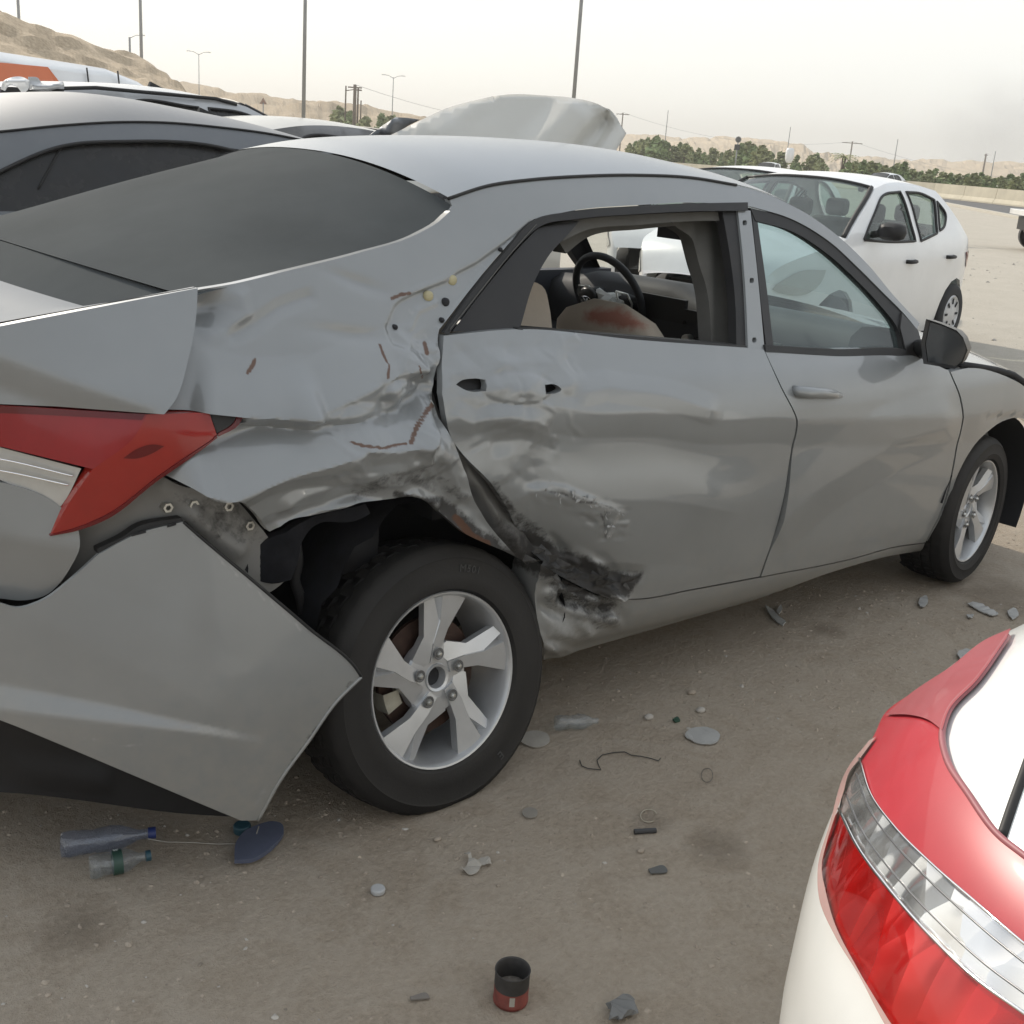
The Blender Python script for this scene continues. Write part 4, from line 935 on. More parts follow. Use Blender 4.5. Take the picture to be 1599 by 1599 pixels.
# cabin floor, door lining, dashboard
MB().box((1.0,0,.70),(1.9,1.45,.06)).build('cabin_floor',M_int,CAR)
MB().box((1.62,.76,.90),(1.05,.06,.34)).box((.55,.76,.92),(1.0,.06,.38)).build('door_lining',M_navy,CAR)
da=MB(); prof=[(1.80,.80),(1.78,.95),(1.80,1.03),(1.86,1.06),(2.0,1.05),(2.2,1.02),(2.2,.8)]
V=[];Fd=[]
ys=np.linspace(-.74,.74,15)
for y in ys:
    for x,z in prof: V.append((x-.0+.03*math.cos(y*3),y,z+(.03 if y>.1 and y<.62 and z>1 else 0)))
k=len(prof)
for i in range(len(ys)-1):
    for j in range(k-1): Fd.append((i*k+j,i*k+j+1,(i+1)*k+j+1,(i+1)*k+j))
da.add(V,Fd); dash=da.build('dashboard',M_int,CAR,True)
for y,z,wd,hg in((-.12,.99,.22,.045),(-.12,.90,.22,.02),(.12,1.0,.26,.09),(-.35,.93,.30,.014)):
    MB().box((1.795,y,z),(.02,wd,hg)).build('dash_panel',M_blackg,dash)
for y,z in((-.05,.905),(-.2,.905),(-.12,.86)):
    MB().tube([(1.79,y,z),(1.76,y,z)],.018,12).build('dash_knob',M_steel,dash)
MB().box((1.776,-.30,.955),(.012,.34,.006)).box((1.776,-.30,.90),(.012,.34,.005)).build('dash_bezel',M_steel,dash)
# steering wheel with the burst airbag
sc=onY(950,463,.36); tl=Matrix.Rotation(math.radians(-24),3,'Y')
sw=MB(); ring=[]
ax_u=Vector((0,1,0)); ax_v=tl@Vector((0,0,1)); ax_n=tl@Vector((-1,0,0))
C0=Vector(sc)
rg=[C0+(ax_u*math.cos(a)+ax_v*math.sin(a))*.178 for a in np.linspace(0,2*math.pi,41)]
sw.tube(rg,.0155,8,False); swo=sw.build('steering_wheel',M_int,CAR,True)
sp_=MB()
for a in(0,180,270):
    q=math.radians(a); d=ax_u*math.cos(q)+ax_v*math.sin(q); sp_.tube([C0+d*.05+ax_n*-.01,C0+d*.165],[.030,.022],6)
sp_.build('wheel_spokes',M_int,swo,True)
for s_ in(-1,1):
    e=[C0+ax_u*(s_*x)+ax_v*y+ax_n*.022 for x,y in((.075,.045),(.135,.04),(.15,.0),(.12,-.06),(.075,-.05))]; MB().tube([tuple(p) for p in e]+[tuple(e[0])],.0045,5).build('spoke_bezel',M_steel,swo,True)
ab=MB(); rs=np.random.RandomState(3)
nu,nv=14,10; V=[]
for i in range(nu):
    for j in range(nv):
        th=2*math.pi*i/nu; ph=math.pi*(j+.5)/nv
        r=1+.18*math.sin(th*3+j)+.12*rs.randn()*math.sin(ph)
        u=.085*math.sin(ph)*math.cos(th)*r; v_=.085*math.sin(ph)*math.sin(th)*r-.035; w_=.05*math.cos(ph)*r+.03
        V.append(tuple(C0+ax_u*(u-.02)+ax_v*v_+ax_n*w_))
ab.add(V,[(i*nv+j,i*nv+j+1,((i+1)%nu)*nv+j+1,((i+1)%nu)*nv+j) for i in range(nu) for j in range(nv-1)]); ab.build('burst_airbag',M_airbag,swo)
# emblem plate: slanted H in an oval on the torn hub cover
hc=C0+ax_u*.045+ax_v*.015+ax_n*.075
MB().tube([hc+ax_n*-.02,hc],[.052,.045],14).build('hub_cover',M_blackg,swo,True)
eo=MB().tube([hc+(ax_u*math.cos(a)*.030+ax_v*math.sin(a)*.017)+ax_n*.004 for a in np.linspace(0,2*math.pi,25)],.0022,5,False)
for sx in(-1,1): eo.tube([hc+ax_u*(-(sx*.010)-.004)-ax_v*.011+ax_n*.004,hc+ax_u*(-(sx*.010)+.004)+ax_v*.011+ax_n*.004],.0026,5)
eo.tube([hc+ax_u*.010-ax_v*.002+ax_n*.004,hc-ax_u*.010+ax_v*.002+ax_n*.004],.0026,5); eo.build('wheel_emblem',M_chrome,swo,True)
# seats
def seat(y,x0,x1,z0,z1,w_,rake,mat,name='front_seat',lean=0.):
    m=MB(); nz=14; na=20; V=[]
    for i in range(nz):
        t=i/(nz-1); zz=z0+(z1-z0)*t; xx=x0+(x1-x0)*t
        hw=w_/2*(1-.10*t-.62*max(0,(t-.80)/.20)**2.6); th=.085*(1-.45*t)*(1-.75*max(0,(t-.88)/.12)**2)
        for k in range(na):
            a=2*math.pi*k/na; c_,s_=math.cos(a),math.sin(a)
            V.append((xx+th*np.sign(c_)*abs(c_)**.7,y+lean*t+hw*np.sign(s_)*abs(s_)**.6,zz))
    Fs=[(i*na+k,i*na+(k+1)%na,(i+1)*na+(k+1)%na,(i+1)*na+k) for i in range(nz-1) for k in range(na)]+[tuple((nz-1)*na+k for k in range(na))]
    m.add(V,Fs); o=m.build(name,mat,CAR,True)
    MB().box(((x0+.22),y,z0+.02),(.52,w_*.95,.16)).build('seat_cushion',mat,o); return o
def stain_mat():
    m,t,b=new_mat('stained_seat_fabric'); tc=N(t,'ShaderNodeTexCoord')
    g=N(t,'ShaderNodeAttribute',attribute_name='stain'); n=noise(t,22,7,.7)
    v=mth(t,'ADD',g.outputs['Fac'],mth(t,'MULTIPLY',mth(t,'SUBTRACT',n.outputs[0],.5),.9))
    f=ramp(t,v,[(.30,0.),(.75,.75)]).outputs[0]; f=mth(t,'MULTIPLY',f,ramp(t,g.outputs['Fac'],[(.02,0.),(.2,1.)]).outputs[0])
    c=mix(t,f,(.52,.44,.35),(.34,.075,.04)); t.links.new(c,b.inputs['Base Color']); b.inputs['Roughness'].default_value=.85
    return m
se=seat(-.33,1.10,1.03,.55,1.115,.50,0,stain_mat())
me=se.data; a_=me.attributes.new('stain','FLOAT','POINT'); co=np.array([tuple(v.co) for v in me.vertices]); pp=pix(co)
a_.data.foreach_set('value',(.95*blob(pp,(950,492),48,16)+.5*blob(pp,(985,505),45,14)).clip(0,1))
seat(.36,1.10,.98,.55,1.16,.50,0,M_seat)
panel('seat_wing',[(812,508,1),(818,470),(832,440),(846,446),(858,480),(862,512,1)],M_seat,CAR,.03,wf=lambda x,z:W(x,z)-.42,flange=.10)
# interior mirror
MB().box(onY(1072,360,-.02),(.05,.24,.07)).build('rear_view_mirror',M_int,CAR)
MB().tube([onY(1072,352,-.02),onY(1078,338,.0)+np.array([.05,0,.03])],.012,6).build('mirror_stem',M_int,CAR)
# clips and holes at the pillar foot
for x,y,m_ in((706,438,M_yel),(669,463,M_yel),(696,472,M_dark),(690,500,M_dark),(781,390,M_dark),(617,511,M_dark)):
    p=Sv([(x,y)],-.008)[0]; r=.013 if m_ is M_yel else (.010 if y==472 else .006)
    Ak=Matrix.Translation(p); MB().lathe([(0,.006),(r*.6,.006),(r,.002),(r,-.006)],14,Ak).build('trim_clip' if m_ is M_yel else 'clip_hole',m_,quarter,True)
# black remains of the rear handle
for poly in(HOLE1,HOLE2): panel('handle_hole',[(a[0]+(a[0]-(733 if poly is HOLE1 else 854))*.15,a[1]+(a[1]-603)*.15,1) for a in poly],M_black,rdoor,.02,off=-.02,flange=0)
# ------------------------------------------------------------------ other vehicles
M_white=paint('white_car_paint',(.74,.74,.73),dust=.10,wear=False,rough=.3)
M_silver=paint('silver_car_paint',(.40,.41,.42),dust=.25,wear=False)
M_greyd=paint('dusty_grey_paint',(.105,.115,.128),dust=.18,wear=False,rough=.55,coat=.3,croug=.2)
M_beige=paint('dusty_beige_paint',(.36,.35,.31),dust=.4,wear=False)
M_blackp=paint('black_car_paint',(.02,.02,.022),dust=.35,wear=False)
M_tint=simple('tinted_window',(.018,.020,.023),.25,spec=.25,dust=.08)
M_cglass=glass('clear_car_glass',(.60,.70,.67),dust=.12,dustc=(.5,.56,.53))
M_rubf=simple('plain_tyre',(.022,.022,.023),.8)
M_hub=simple('plastic_hubcap',(.50,.50,.50),.4,metal=.3)
M_orange=paint('orange_panel',(.62,.14,.035),dust=.1,wear=False)
class LC:
    """a vehicle root plus helpers that take local coordinates (x forward, y left, z up)"""
    def __init__(s,name,pos,head,label,cat,group=None,scale=1.):
        s.r=empty(name,pos,label,cat,group); s.r.rotation_euler=(0,0,head); s.r.scale=(scale,)*3; s.o=np.array(pos,float)
    def mk(s,name,V,F,mat,parent=None,smooth=True):
        p=parent or s.r; return mk(name,np.asarray(V,float)+np.array(wloc(p)),F,mat,p,smooth)
    def mb(s,m,name,mat,parent=None,smooth=False,sh=None):
        p=parent or s.r; b=np.array(wloc(p)); m.v=[tuple(np.array(v)+b) for v in m.v]; return m.build(name,mat,p,smooth,sh=sh)
def arcpts(cx,cz,R,a0,a1,n=9): return [(cx+R*math.cos(a),cz+R*math.sin(a)) for a in np.linspace(math.radians(a0),math.radians(a1),n)]
def cr2(pts,step):
    return dens([(p[0]*100,p[1]*100)+tuple(p[2:]) for p in pts],step*100,False)/100.
def gcar(name,label,cat,pos,head,mat,glassm,T,wins,hw=.84,wb=2.5,zs=.24,belt=.95,R=.30,sp=.09,group=None,tumble=.20,handles=(),scale=1.,archR=.36,lamps=True,mirrors=True,interior=True,plan=None,wheels=True,crown=(.03,.05,.05,.05),topz=None):
    """T: dict of hood, ws, roof, back, tail edge polylines (x,z), front to rear, joined end to end"""
    L_=LC(name,pos,head,label,cat,group,scale)
    zt=topz or max(p[1] for p in T['roof']); xf=T['hood'][0][0]; xr=T['tail'][-1][0]
    PX=plan or ([xr-.05,xr+.10,xr+.35,xr+.7,xf-.9,xf-.45,xf-.15,xf+.02],[.62,.80,.93,1.,1.,.95,.82,.60])
    def w(x,z):
        return hw*crom(np.asarray(z,float),[.05,zs,.42,.65,belt-.12,belt,belt+.12,zt-.03,zt+.1],[.90,.955,.985,1.,.995,.965,.905,1-tumble/hw*1.35,.55])*crom(np.asarray(x,float),PX[0],PX[1])
    seg={k:cr2(v,sp*.8) for k,v in T.items()}
    top=np.concatenate([seg['hood'],seg['ws'][1:],seg['roof'][1:],seg['back'][1:],seg['tail'][1:]])
    bot=[(xr+.06,zs+.05)]+arcpts(0,R,archR,200,-20) [::1]
    bot=[(xr+.05,zs+.06)]+[p for p in arcpts(0,R,archR,205,-25,11)]+[(wb/2,zs-.03)]+[p for p in arcpts(wb,R,archR,205,-25,11)]+[(xf-.06,zs)]
    poly=np.array(list(map(tuple,top))+bot)
    holes=[cr2(list(wn)+[wn[0]],sp*.6)[:-1] for wn in wins]
    P2,Tr=tri2d(poly,sp,holes)
    yy=w(P2[:,0],P2[:,1])
    for s in(1,-1):
        V=np.stack([P2[:,0],s*yy,P2[:,1]],1); t=Tr.copy(); n=np.cross(V[t[:,1]]-V[t[:,0]],V[t[:,2]]-V[t[:,0]])[:,1]*s; t[n<0]=t[n<0][:,[0,2,1]]
        F=t.tolist(); ed=bloops(F); idx=sorted({i for e in ed for i in e}); mp={i:len(V)+k for k,i in enumerate(idx)}; ex=V[idx].copy(); ex[:,1]-=s*.03
        body=L_.mk('body_side',np.r_[V,ex],F+[(b_,a_,mp[a_],mp[b_]) for a_,b_ in ed],mat); sharp(body,50)
        for h in holes:
            q,tq=tri2d(h,sp*2); V2=np.stack([q[:,0],s*(w(q[:,0],q[:,1])-.014),q[:,1]],1); L_.mk('side_window',V2,tq.tolist(),glassm,body)
            ring=[np.array((p[0],s*(w(p[0],p[1])+.002),p[1])) for p in h]; L_.mb(MB().tube(ring+[ring[0]],.013,5,False),'window_seal',M_black,body,True)
        for hx,hz in handles:
            yw=s*(w(hx,hz)); L_.mb(MB().tube([(hx+.09,yw,hz),(hx+.06,yw+s*.03,hz),(hx-.06,yw+s*.03,hz),(hx-.09,yw,hz)],.017,6),'door_handle',M_black if mat is M_white else mat,body,True)
        if mirrors:
            mx=T['ws'][0][0]-.42; mz=belt+.06; yw=s*(w(mx,mz)); m=MB().tube([(mx,yw,mz),(mx,yw+s*.09,mz+.02)],.03,6); L_.mb(m,'mirror_arm',M_black,body,True)
            c=np.array((mx+.02,yw+s*.17,mz+.04)); m=MB(); nz=8; V=[]
            for i,(fx,fs) in enumerate(((-.055,.96),(-.03,1.),(.03,.92),(.07,.55))):
                for k in range(10):
                    a=2*math.pi*k/10; V.append((c[0]+fx,c[1]+.115*fs*math.copysign(abs(math.cos(a))**.7,math.cos(a)),c[2]+.075*fs*math.copysign(abs(math.sin(a))**.7,math.sin(a))))
            m.add(V,[(i*10+k,i*10+(k+1)%10,(i+1)*10+(k+1)%10,(i+1)*10+k) for i in range(3) for k in range(10)]+[tuple(range(10)),tuple(range(30,40))]); L_.mb(m,'wing_mirror',M_black,body,sh=50)
    # panels across the car
    def across(nm,ed,mt,crn,nv=15,lift=0.,vr=1.):
        V=[];n=len(ed); cr_=np.linspace(crn[0],crn[1],n); v=np.linspace(-1,1,nv)*vr
        for i,(x,z) in enumerate(ed):
            yw=float(w(x,z))
            for b in v: V.append((x+.05*(1-b*b)*(1 if nm in('windscreen','bonnet') else -1 if nm!='roof' else 0),yw*b,z+lift+cr_[i]*(1-abs(b)**2.4)))
        F=[(i*nv+j,(i+1)*nv+j,(i+1)*nv+j+1,i*nv+j+1) for i in range(n-1) for j in range(nv-1)]
        o=L_.mk(nm,V,F,mt); bm=bmesh.new(); bm.from_mesh(o.data); bmesh.ops.recalc_face_normals(bm,faces=bm.faces)
        if sum(f.normal.z+ (f.normal.x if nm=='bonnet' else 0) for f in bm.faces)<0: bmesh.ops.reverse_faces(bm,faces=bm.faces)
        bm.to_mesh(o.data); bm.free(); return o
    bon=across('bonnet',seg['hood'],mat,(crown[0],crown[1]),19); across('windscreen',seg['ws'],glassm,(crown[1],crown[2]),vr=.96); across('roof',seg['roof'],mat,(crown[2],crown[2]),21)
    across('rear_window',seg['back'],glassm,(crown[2],crown[3]),vr=.93); tl=across('tailgate',seg['tail'],mat,(crown[3],.02))
    # black band round the windscreen
    ed=seg['ws']; 
    for s in(1,-1): L_.mb(MB().tube([(x,s*float(w(x,z))*.955,z+.008) for x,z in ed],.022,5),'windscreen_trim',M_black,None,True)
    x,z=seg['ws'][-1]; L_.mb(MB().tube([(x+.05*(1-b*b)*.6,float(w(x,z))*b*.95,z+crown[2]*(1-abs(b)**2.4)+.004) for b in np.linspace(-1,1,13)],.020,5),'windscreen_header',M_black,None,True)
    if lamps:
        for s in(1,-1):
            hx,hz=T['hood'][1] if len(T['hood'])>2 else T['hood'][0]
            q=np.array([(hx-.42,hz+.0),(hx-.10,hz-.03),(hx+.02,hz-.16),(hx-.16,hz-.20),(hx-.38,hz-.10)]); qd=cr2([tuple(p) for p in q]+[tuple(q[0])],.06)[:-1]
            p2,tt_=tri2d(qd,.06); V=np.stack([p2[:,0],s*(w(p2[:,0],p2[:,1])+.012),p2[:,1]],1); L_.mk('headlamp',V,tt_.tolist(),M_clear)
            tx,tz=T['tail'][min(1,len(T['tail'])-1)]; q=np.array([(tx+.05,tz-.02),(tx+.30,tz-.03),(tx+.22,tz-.16),(tx+.04,tz-.22)]); p2,tt_=tri2d(q,.06); V=np.stack([p2[:,0],s*(w(p2[:,0],p2[:,1])+.008),p2[:,1]],1); L_.mk('tail_lamp',V,tt_.tolist(),M_red)
    # floor, seats, dash
    L_.mb(MB().box(((xf+xr)/2,0,.42),(xf-xr-.9,hw*1.35,.30)).box((wb/2,0,.62),(wb-.9,hw*1.7,.44)),'underbody',M_dark)
    if interior:
        cx=T['ws'][0][0]
        L_.mb(MB().box((cx-.32,0,belt-.12),(.45,hw*1.6,.26)),'dashboard',M_int)
        for y in(-.36,.36):
            for x0,mt in((cx-1.25,M_intg),(cx-2.0,M_intg)):
                m=MB(); m.box((x0,y,.80),(.14,.46,.62),M=Matrix.Rotation(-.2,3,'Y')).box((x0+.2,y,.55),(.5,.46,.16)).box((x0-.09,y,1.20),(.10,.24,.17)); o=L_.mb(m,'seat',mt); bevel(o,.05,3)
    if wheels:
        for x in(0,wb):
            for s in(1,-1):
                A=Matrix.Translation((x,s*(hw-.01),R))@(Matrix() if s<0 else Matrix.Rotation(math.pi,4,'Z')); d=R*.36; rr_=R-d
                m=MB().lathe([(rr_*.97,-.01),(rr_*1.02,.004),(R*.85,.010),(R*.96,-.006),(R,-.025),(R,-.16),(R*.9,-.19),(rr_,-.18)],30,A); tyre=L_.mb(m,'wheel',M_rubf,None,sh=40)
                h=MB().lathe([(rr_*.98,-.004),(rr_*.92,.006),(rr_*.80,-.006),(rr_*.45,.002),(rr_*.2,.010),(0.001,.010)],24,A)
                L_.mb(h,'wheel_cover',M_hub,tyre,sh=25)
                sl=MB()
                for k in range(8):
                    a=2*math.pi*k/8; rm=rr_*.66; c=A@Vector((rm*math.cos(a),-.0045,rm*math.sin(a))); 
                    M3=(A.to_3x3()@Matrix.Rotation(-a,3,'Y')); sl.box(c,(rr_*.30,.006,rr_*.11),M=M3)
                L_.mb(sl,'cover_slots',M_dark,tyre)
    return L_,w
# white hatchback parked nose to nose beyond
h0=onZ(1478,537); HH=math.radians(180+6.5)
hn_=np.array([-math.sin(math.radians(6.5)),math.cos(math.radians(6.5))])
hatch_T=dict(hood=[(3.22,.62),(3.12,.80),(2.75,.95),(2.36,1.03,1)],ws=[(2.36,1.03,1),(2.0,1.24),(1.64,1.42,1)],roof=[(1.64,1.42,1),(1.27,1.475),(.8,1.475),(.30,1.425,1)],back=[(.30,1.425,1),(.06,1.25),(-.22,1.06,1)],tail=[(-.22,1.06,1),(-.50,.90),(-.57,.68),(-.54,.45),(-.42,.30)])
hatch_w=[[(2.10,1.02,1),(1.84,1.20),(1.58,1.355),(1.16,1.405,1),(1.14,1.0,1),(1.6,1.0)],[(1.02,1.0,1),(1.03,1.405,1),(.70,1.395),(.45,1.345,1),(.60,1.06,1)],[(.52,1.08,1),(.39,1.33,1),(.26,1.22),(.36,1.12)]]
hpos=h0[:2]+hn_*.85
hatch,hwf=gcar('white_hatchback','white hatchback with black door mirror and black handles, parked beyond the damaged sedan\'s bonnet','car',(hpos[0],hpos[1],0),HH,M_white,M_cglass,hatch_T,hatch_w,hw=.85,wb=2.45,belt=1.0,R=.29,sp=.05,handles=[(1.24,.83),(.30,.845)],tumble=.19,archR=.345,
  plan=([-.62,-.45,-.15,.30,2.2,2.75,3.05,3.24],[.74,.86,.96,1.,1.,.95,.82,.60]),crown=(.05,.06,.05,.04))
# grey car parked alongside: traced near side and roof
SD=empty('parked_grey_car',(0,2.9,gz(0.8,3.0)),'dusty grey car with dark tinted side windows parked alongside the damaged sedan','car')
def W2(x,z): return -crom(z,[.2,.5,.9,1.05,1.25,1.42,1.54,1.62,1.70],[2.40,2.34,2.36,2.42,2.50,2.57,2.66,2.76,3.0])
sd_seam=dens([(-160,221),(-60,211),(0,206),(100,196),(190,191),(260,192),(340,199),(430,211),(520,232),(600,262)],14,False)
sm=Sv(sd_seam,0,W2,1.5,4.5)
def loft_y(name,near,yc,mat,parent,crown,nv=25):
    V=[];n=len(near)
    for i in range(n):
        for b in np.linspace(-1,1,nv): V.append((near[i][0],yc+(yc-near[i][1])*b,near[i][2]+crown[i]*(1-abs(b)**2.6)))
    o=mk(name,V,[(i*nv+j,(i+1)*nv+j,(i+1)*nv+j+1,i*nv+j+1) for i in range(n-1) for j in range(nv-1)],mat,parent)
    bm=bmesh.new(); bm.from_mesh(o.data); bmesh.ops.recalc_face_normals(bm,faces=bm.faces)
    if sum(f.normal.z for f in bm.faces)<0: bmesh.ops.reverse_faces(bm,faces=bm.faces)
    bm.to_mesh(o.data); bm.free(); return o
tp=np.linspace(0,1,len(sm))
loft_y('roof',sm,3.36,M_greyd,SD,np.interp(tp,[0,.25,.45,.7,1],[.12,.135,.13,.08,.03]))
MB().tube(sm+np.array([0,-.004,.002]),.006,5).build('roof_molding',M_black,SD,True)
def pan2(name,poly,mat,off=0.,parent=None,sp=.05,holes=(),flange=.02):
    base=Sv(dens(poly,10),off,W2,1.5,4.5); hs=[Sv(dens(h,8),off,W2,1.5,4.5)[:,[0,2]] for h in holes]
    P2,T=tri2d(base[:,[0,2]],sp,hs); B=np.stack([P2[:,0],-(W2(P2[:,0],P2[:,1])+off),P2[:,1]],1)
    n=np.cross(B[T[:,1]]-B[T[:,0]],B[T[:,2]]-B[T[:,0]])[:,1]; T=T.copy(); T[n>0]=T[n>0][:,[0,2,1]]
    return mk(name,B,T.tolist(),mat,parent or SD)
WINR=[(-60,300,1),(0,268),(95,229,1),(200,221),(320,226),(420,250),(470,300,1),(300,330),(0,330,1)]
side2=pan2('body_side',[(-160,222,1),(-60,212),(0,207),(100,197),(190,192),(260,193),(340,200),(430,212),(520,233),(600,263,1),(640,420,1),(600,600,1),(-160,600,1),(-200,400,1)],M_greyd,0,None,.05,[WINR])
pan2('side_window',WINR,M_tint,-.025,side2,.2)
MB().tube(Sv(dens([(95,231),(60,295)],9,False),-.015,W2,1.5,4.5),.005,5).build('window_divider',M_black,side2,True)
MB().tube(Sv(dens([(-60,300),(0,268),(95,229),(200,221),(320,226),(420,250)],9,False),.003,W2,1.5,4.5),.010,5).build('window_seal',M_black,side2,True)
bevel(MB().box((-1.02,3.36,.74),(1.0,1.84,.88)).build('tail_section',M_greyd,SD),.16,4)
MB().add([(-.55,2.62,1.17),(-.55,4.10,1.17),(-.30,3.98,1.50),(-.30,2.74,1.50)],[(0,1,2,3)]).build('rear_window',M_tint,SD)
MB().box((.7,3.4,.5),(2.9,1.5,.8)).box((.7,3.4,1.0),(2.4,1.3,.5)).build('underbody',M_dark,SD)
for x in(-.2,2.4):
    A=Matrix.Translation((x,2.42,.42)); MB().lathe([(.21,0),(.30,.01),(.31,-.02),(.31,-.2),(.2,-.2)],28,A).build('wheel',M_rubf,SD,True)
mk('antenna_fin',[at(-4,150,6.4),at(8,163,6.4),at(0,163,6.5),at(-14,160,6.5)],[(0,1,2),(0,2,3),(0,3,1)],M_black,SD,False)
# silver SUV, black sedan, van behind: real cars, mostly hidden by the row in front
def std(L=4.6,H=1.65,hood=1.0,kind='suv',wb=2.7):
    xf=wb+.85; xr=xf-L
    if kind=='suv': T=dict(hood=[(xf,.65),(xf-.1,.90),(xf-.6,1.03),(xf-1.15,1.10,1)],ws=[(xf-1.15,1.10,1),(xf-1.55,1.36),(xf-1.95,H-.06,1)],roof=[(xf-1.95,H-.06,1),(xf-2.5,H),(xf-3.4,H-.02),(xr+.45,H-.08,1)],back=[(xr+.45,H-.08,1),(xr+.15,1.10,1)],tail=[(xr+.15,1.10,1),(xr+.0,.95),(xr,.60),(xr+.08,.35)])
    else: T=dict(hood=[(xf,.60),(xf-.1,.78),(xf-.6,.90),(xf-1.15,.97,1)],ws=[(xf-1.15,.97,1),(xf-1.6,1.22),(xf-2.0,H-.05,1)],roof=[(xf-2.0,H-.05,1),(xf-2.5,H),(xf-3.0,H-.01),(xf-3.4,H-.07,1)],back=[(xf-3.4,H-.07,1),(xf-3.8,1.22),(xf-4.1,1.05,1)],tail=[(xf-4.1,1.05,1),(xr+.05,1.02),(xr,.85),(xr+.02,.6),(xr+.1,.35)])
    b=1.05 if kind=='suv' else .95
    xw=xf-1.35
    wn=[[(xw-.05,b+.02,1),(xw-.62,H-.13),(xw-1.0,H-.10,1),(xw-1.03,b,1)],[(xw-1.12,b,1),(xw-1.10,H-.10,1),(xw-1.75,H-.12),(xw-2.05,b+.12,1),(xw-1.95,b+.01,1)]]
    return T,wn,b
rw_='vehicles parked in the row behind'
def place(px,py,dist,z):
    p=at(px,py,dist); return (p[0],p[1],gz(p[0],p[1])+z)
T,wn,b=std(4.5,1.60,1,'suv')
suv,_=gcar('silver_suv','silver SUV with black antenna fin, only its roof showing above the grey car','car',place(60,150,11.0,-.10),math.radians(2),M_silver,M_tint,T,wn,hw=.92,wb=2.7,belt=b,R=.34,sp=.10,tumble=.22,interior=False)
suv.mb(MB().add([(1.22,-.03,1.62),(1.22,.03,1.62),(1.02,.015,1.70),(1.02,-.015,1.70),(.99,.03,1.62),(.99,-.03,1.62)],[(0,1,2,3),(1,4,2),(0,3,5),(2,4,5,3)]),'antenna_fin',M_black)
for s in(-1,1): suv.mb(MB().tube([(1.5,s*.70,1.55),(1.3,s*.70,1.585),(.2,s*.70,1.59),(-.3,s*.70,1.54)],.016,6),'roof_rail',M_black,None,True)
T,wn,b=std(4.8,1.52,1,'sedan',2.8)
blk,_=gcar('black_sedan','dark sedan with pale roof and bright window trim, showing over the sedan\'s roof','car',place(290,190,9.6,-.16),math.radians(4),M_blackp,M_tint,T,wn,hw=.92,wb=2.8,belt=b,R=.33,sp=.10,tumble=.22,interior=False)
for o in blk.r.children:
    if o.name.startswith('roof'): o.data.materials[0]=M_beige
x_=[(2.05,1.0),(1.55,1.32),(1.2,1.43),(.6,1.43),(.05,1.30),(-.25,1.12)]
blk.mb(MB().tube([(x,-(.80-.33*(z-.95)),z) for x,z in x_],.012,5),'chrome_strip',M_chrome,None,True)
blk.mb(MB().add([(.32,-.03,1.52),(.32,.03,1.52),(.12,.015,1.59),(.12,-.015,1.59),(.09,.03,1.51),(.09,-.03,1.51)],[(0,1,2,3),(1,4,2),(0,3,5),(2,4,5,3)]),'antenna_fin',M_black)
# van with an orange side panel
vp=at(268,138,16.5)-np.array([3.75,.3,0]); VAN=LC('cargo_van',(vp[0],vp[1],gz(vp[0],vp[1])-.16),math.radians(5),'white cargo van with an orange side panel below the rocky hill','van',None,.87)
def vsec(x,H,hw): return [(x,-hw,.35),(x,-hw,1.2),(x,-hw+.04,1.75),(x,-hw+.14,H-.12),(x,-hw+.30,H),(x,0,H+.05),(x,hw-.30,H),(x,hw-.14,H-.12),(x,hw-.04,1.75),(x,hw,1.2),(x,hw,.35)]
st=[(-2.6,2.22,.88),(-2.5,2.36,.97),(-1.0,2.40,1.0),(.8,2.40,1.0),(1.7,2.34,1.0),(2.9,2.28,1.0),(3.4,2.15,.98),(3.9,1.92,.95),(4.3,1.45,.92),(5.0,1.15,.86),(5.2,.8,.8)]
V=[p for s in st for p in vsec(*s)]; n=11
o=VAN.mk('body',V,[(i*n+j,(i+1)*n+j,(i+1)*n+j+1,i*n+j+1) for i in range(len(st)-1) for j in range(n-1)]+[tuple(range(n))[::-1],tuple((len(st)-1)*n+j for j in range(n))],M_white); sharp(o,40)
VAN.mb(MB().add([(-2.4,-.985,.9),(2.15,-1.012,.9),(2.25,-1.006,1.5),(2.17,-.968,1.98),(2.0,-.90,2.22),(-2.4,-.89,2.20),(-2.4,-.965,1.9)],[tuple(range(7))]),'orange_panel',M_orange,o)
VAN.mb(MB().add([(3.15,-1.007,1.35),(4.1,-.965,1.35),(3.75,-.965,1.80),(3.4,-.95,1.97),(3.15,-.967,1.98)],[tuple(range(5))]),'cab_window',M_tint,o)
for x in(2.55,3.0): VAN.mb(MB().tube([(x,-1.015,.6),(x,-1.015,1.2),(x,-.975,1.75),(x,-.88,2.26)],.012,5),'panel_seam',M_black,o,True)
for x in(-1.5,3.9):
    for s in(-1,1): VAN.mb(MB().lathe([(.2,0),(.33,.01),(.34,-.02),(.34,-.2)],24,Matrix.Translation((x,s*.95,.34))@(Matrix() if s<0 else Matrix.Rotation(math.pi,4,'Z'))),'wheel',M_rubf,None,True)
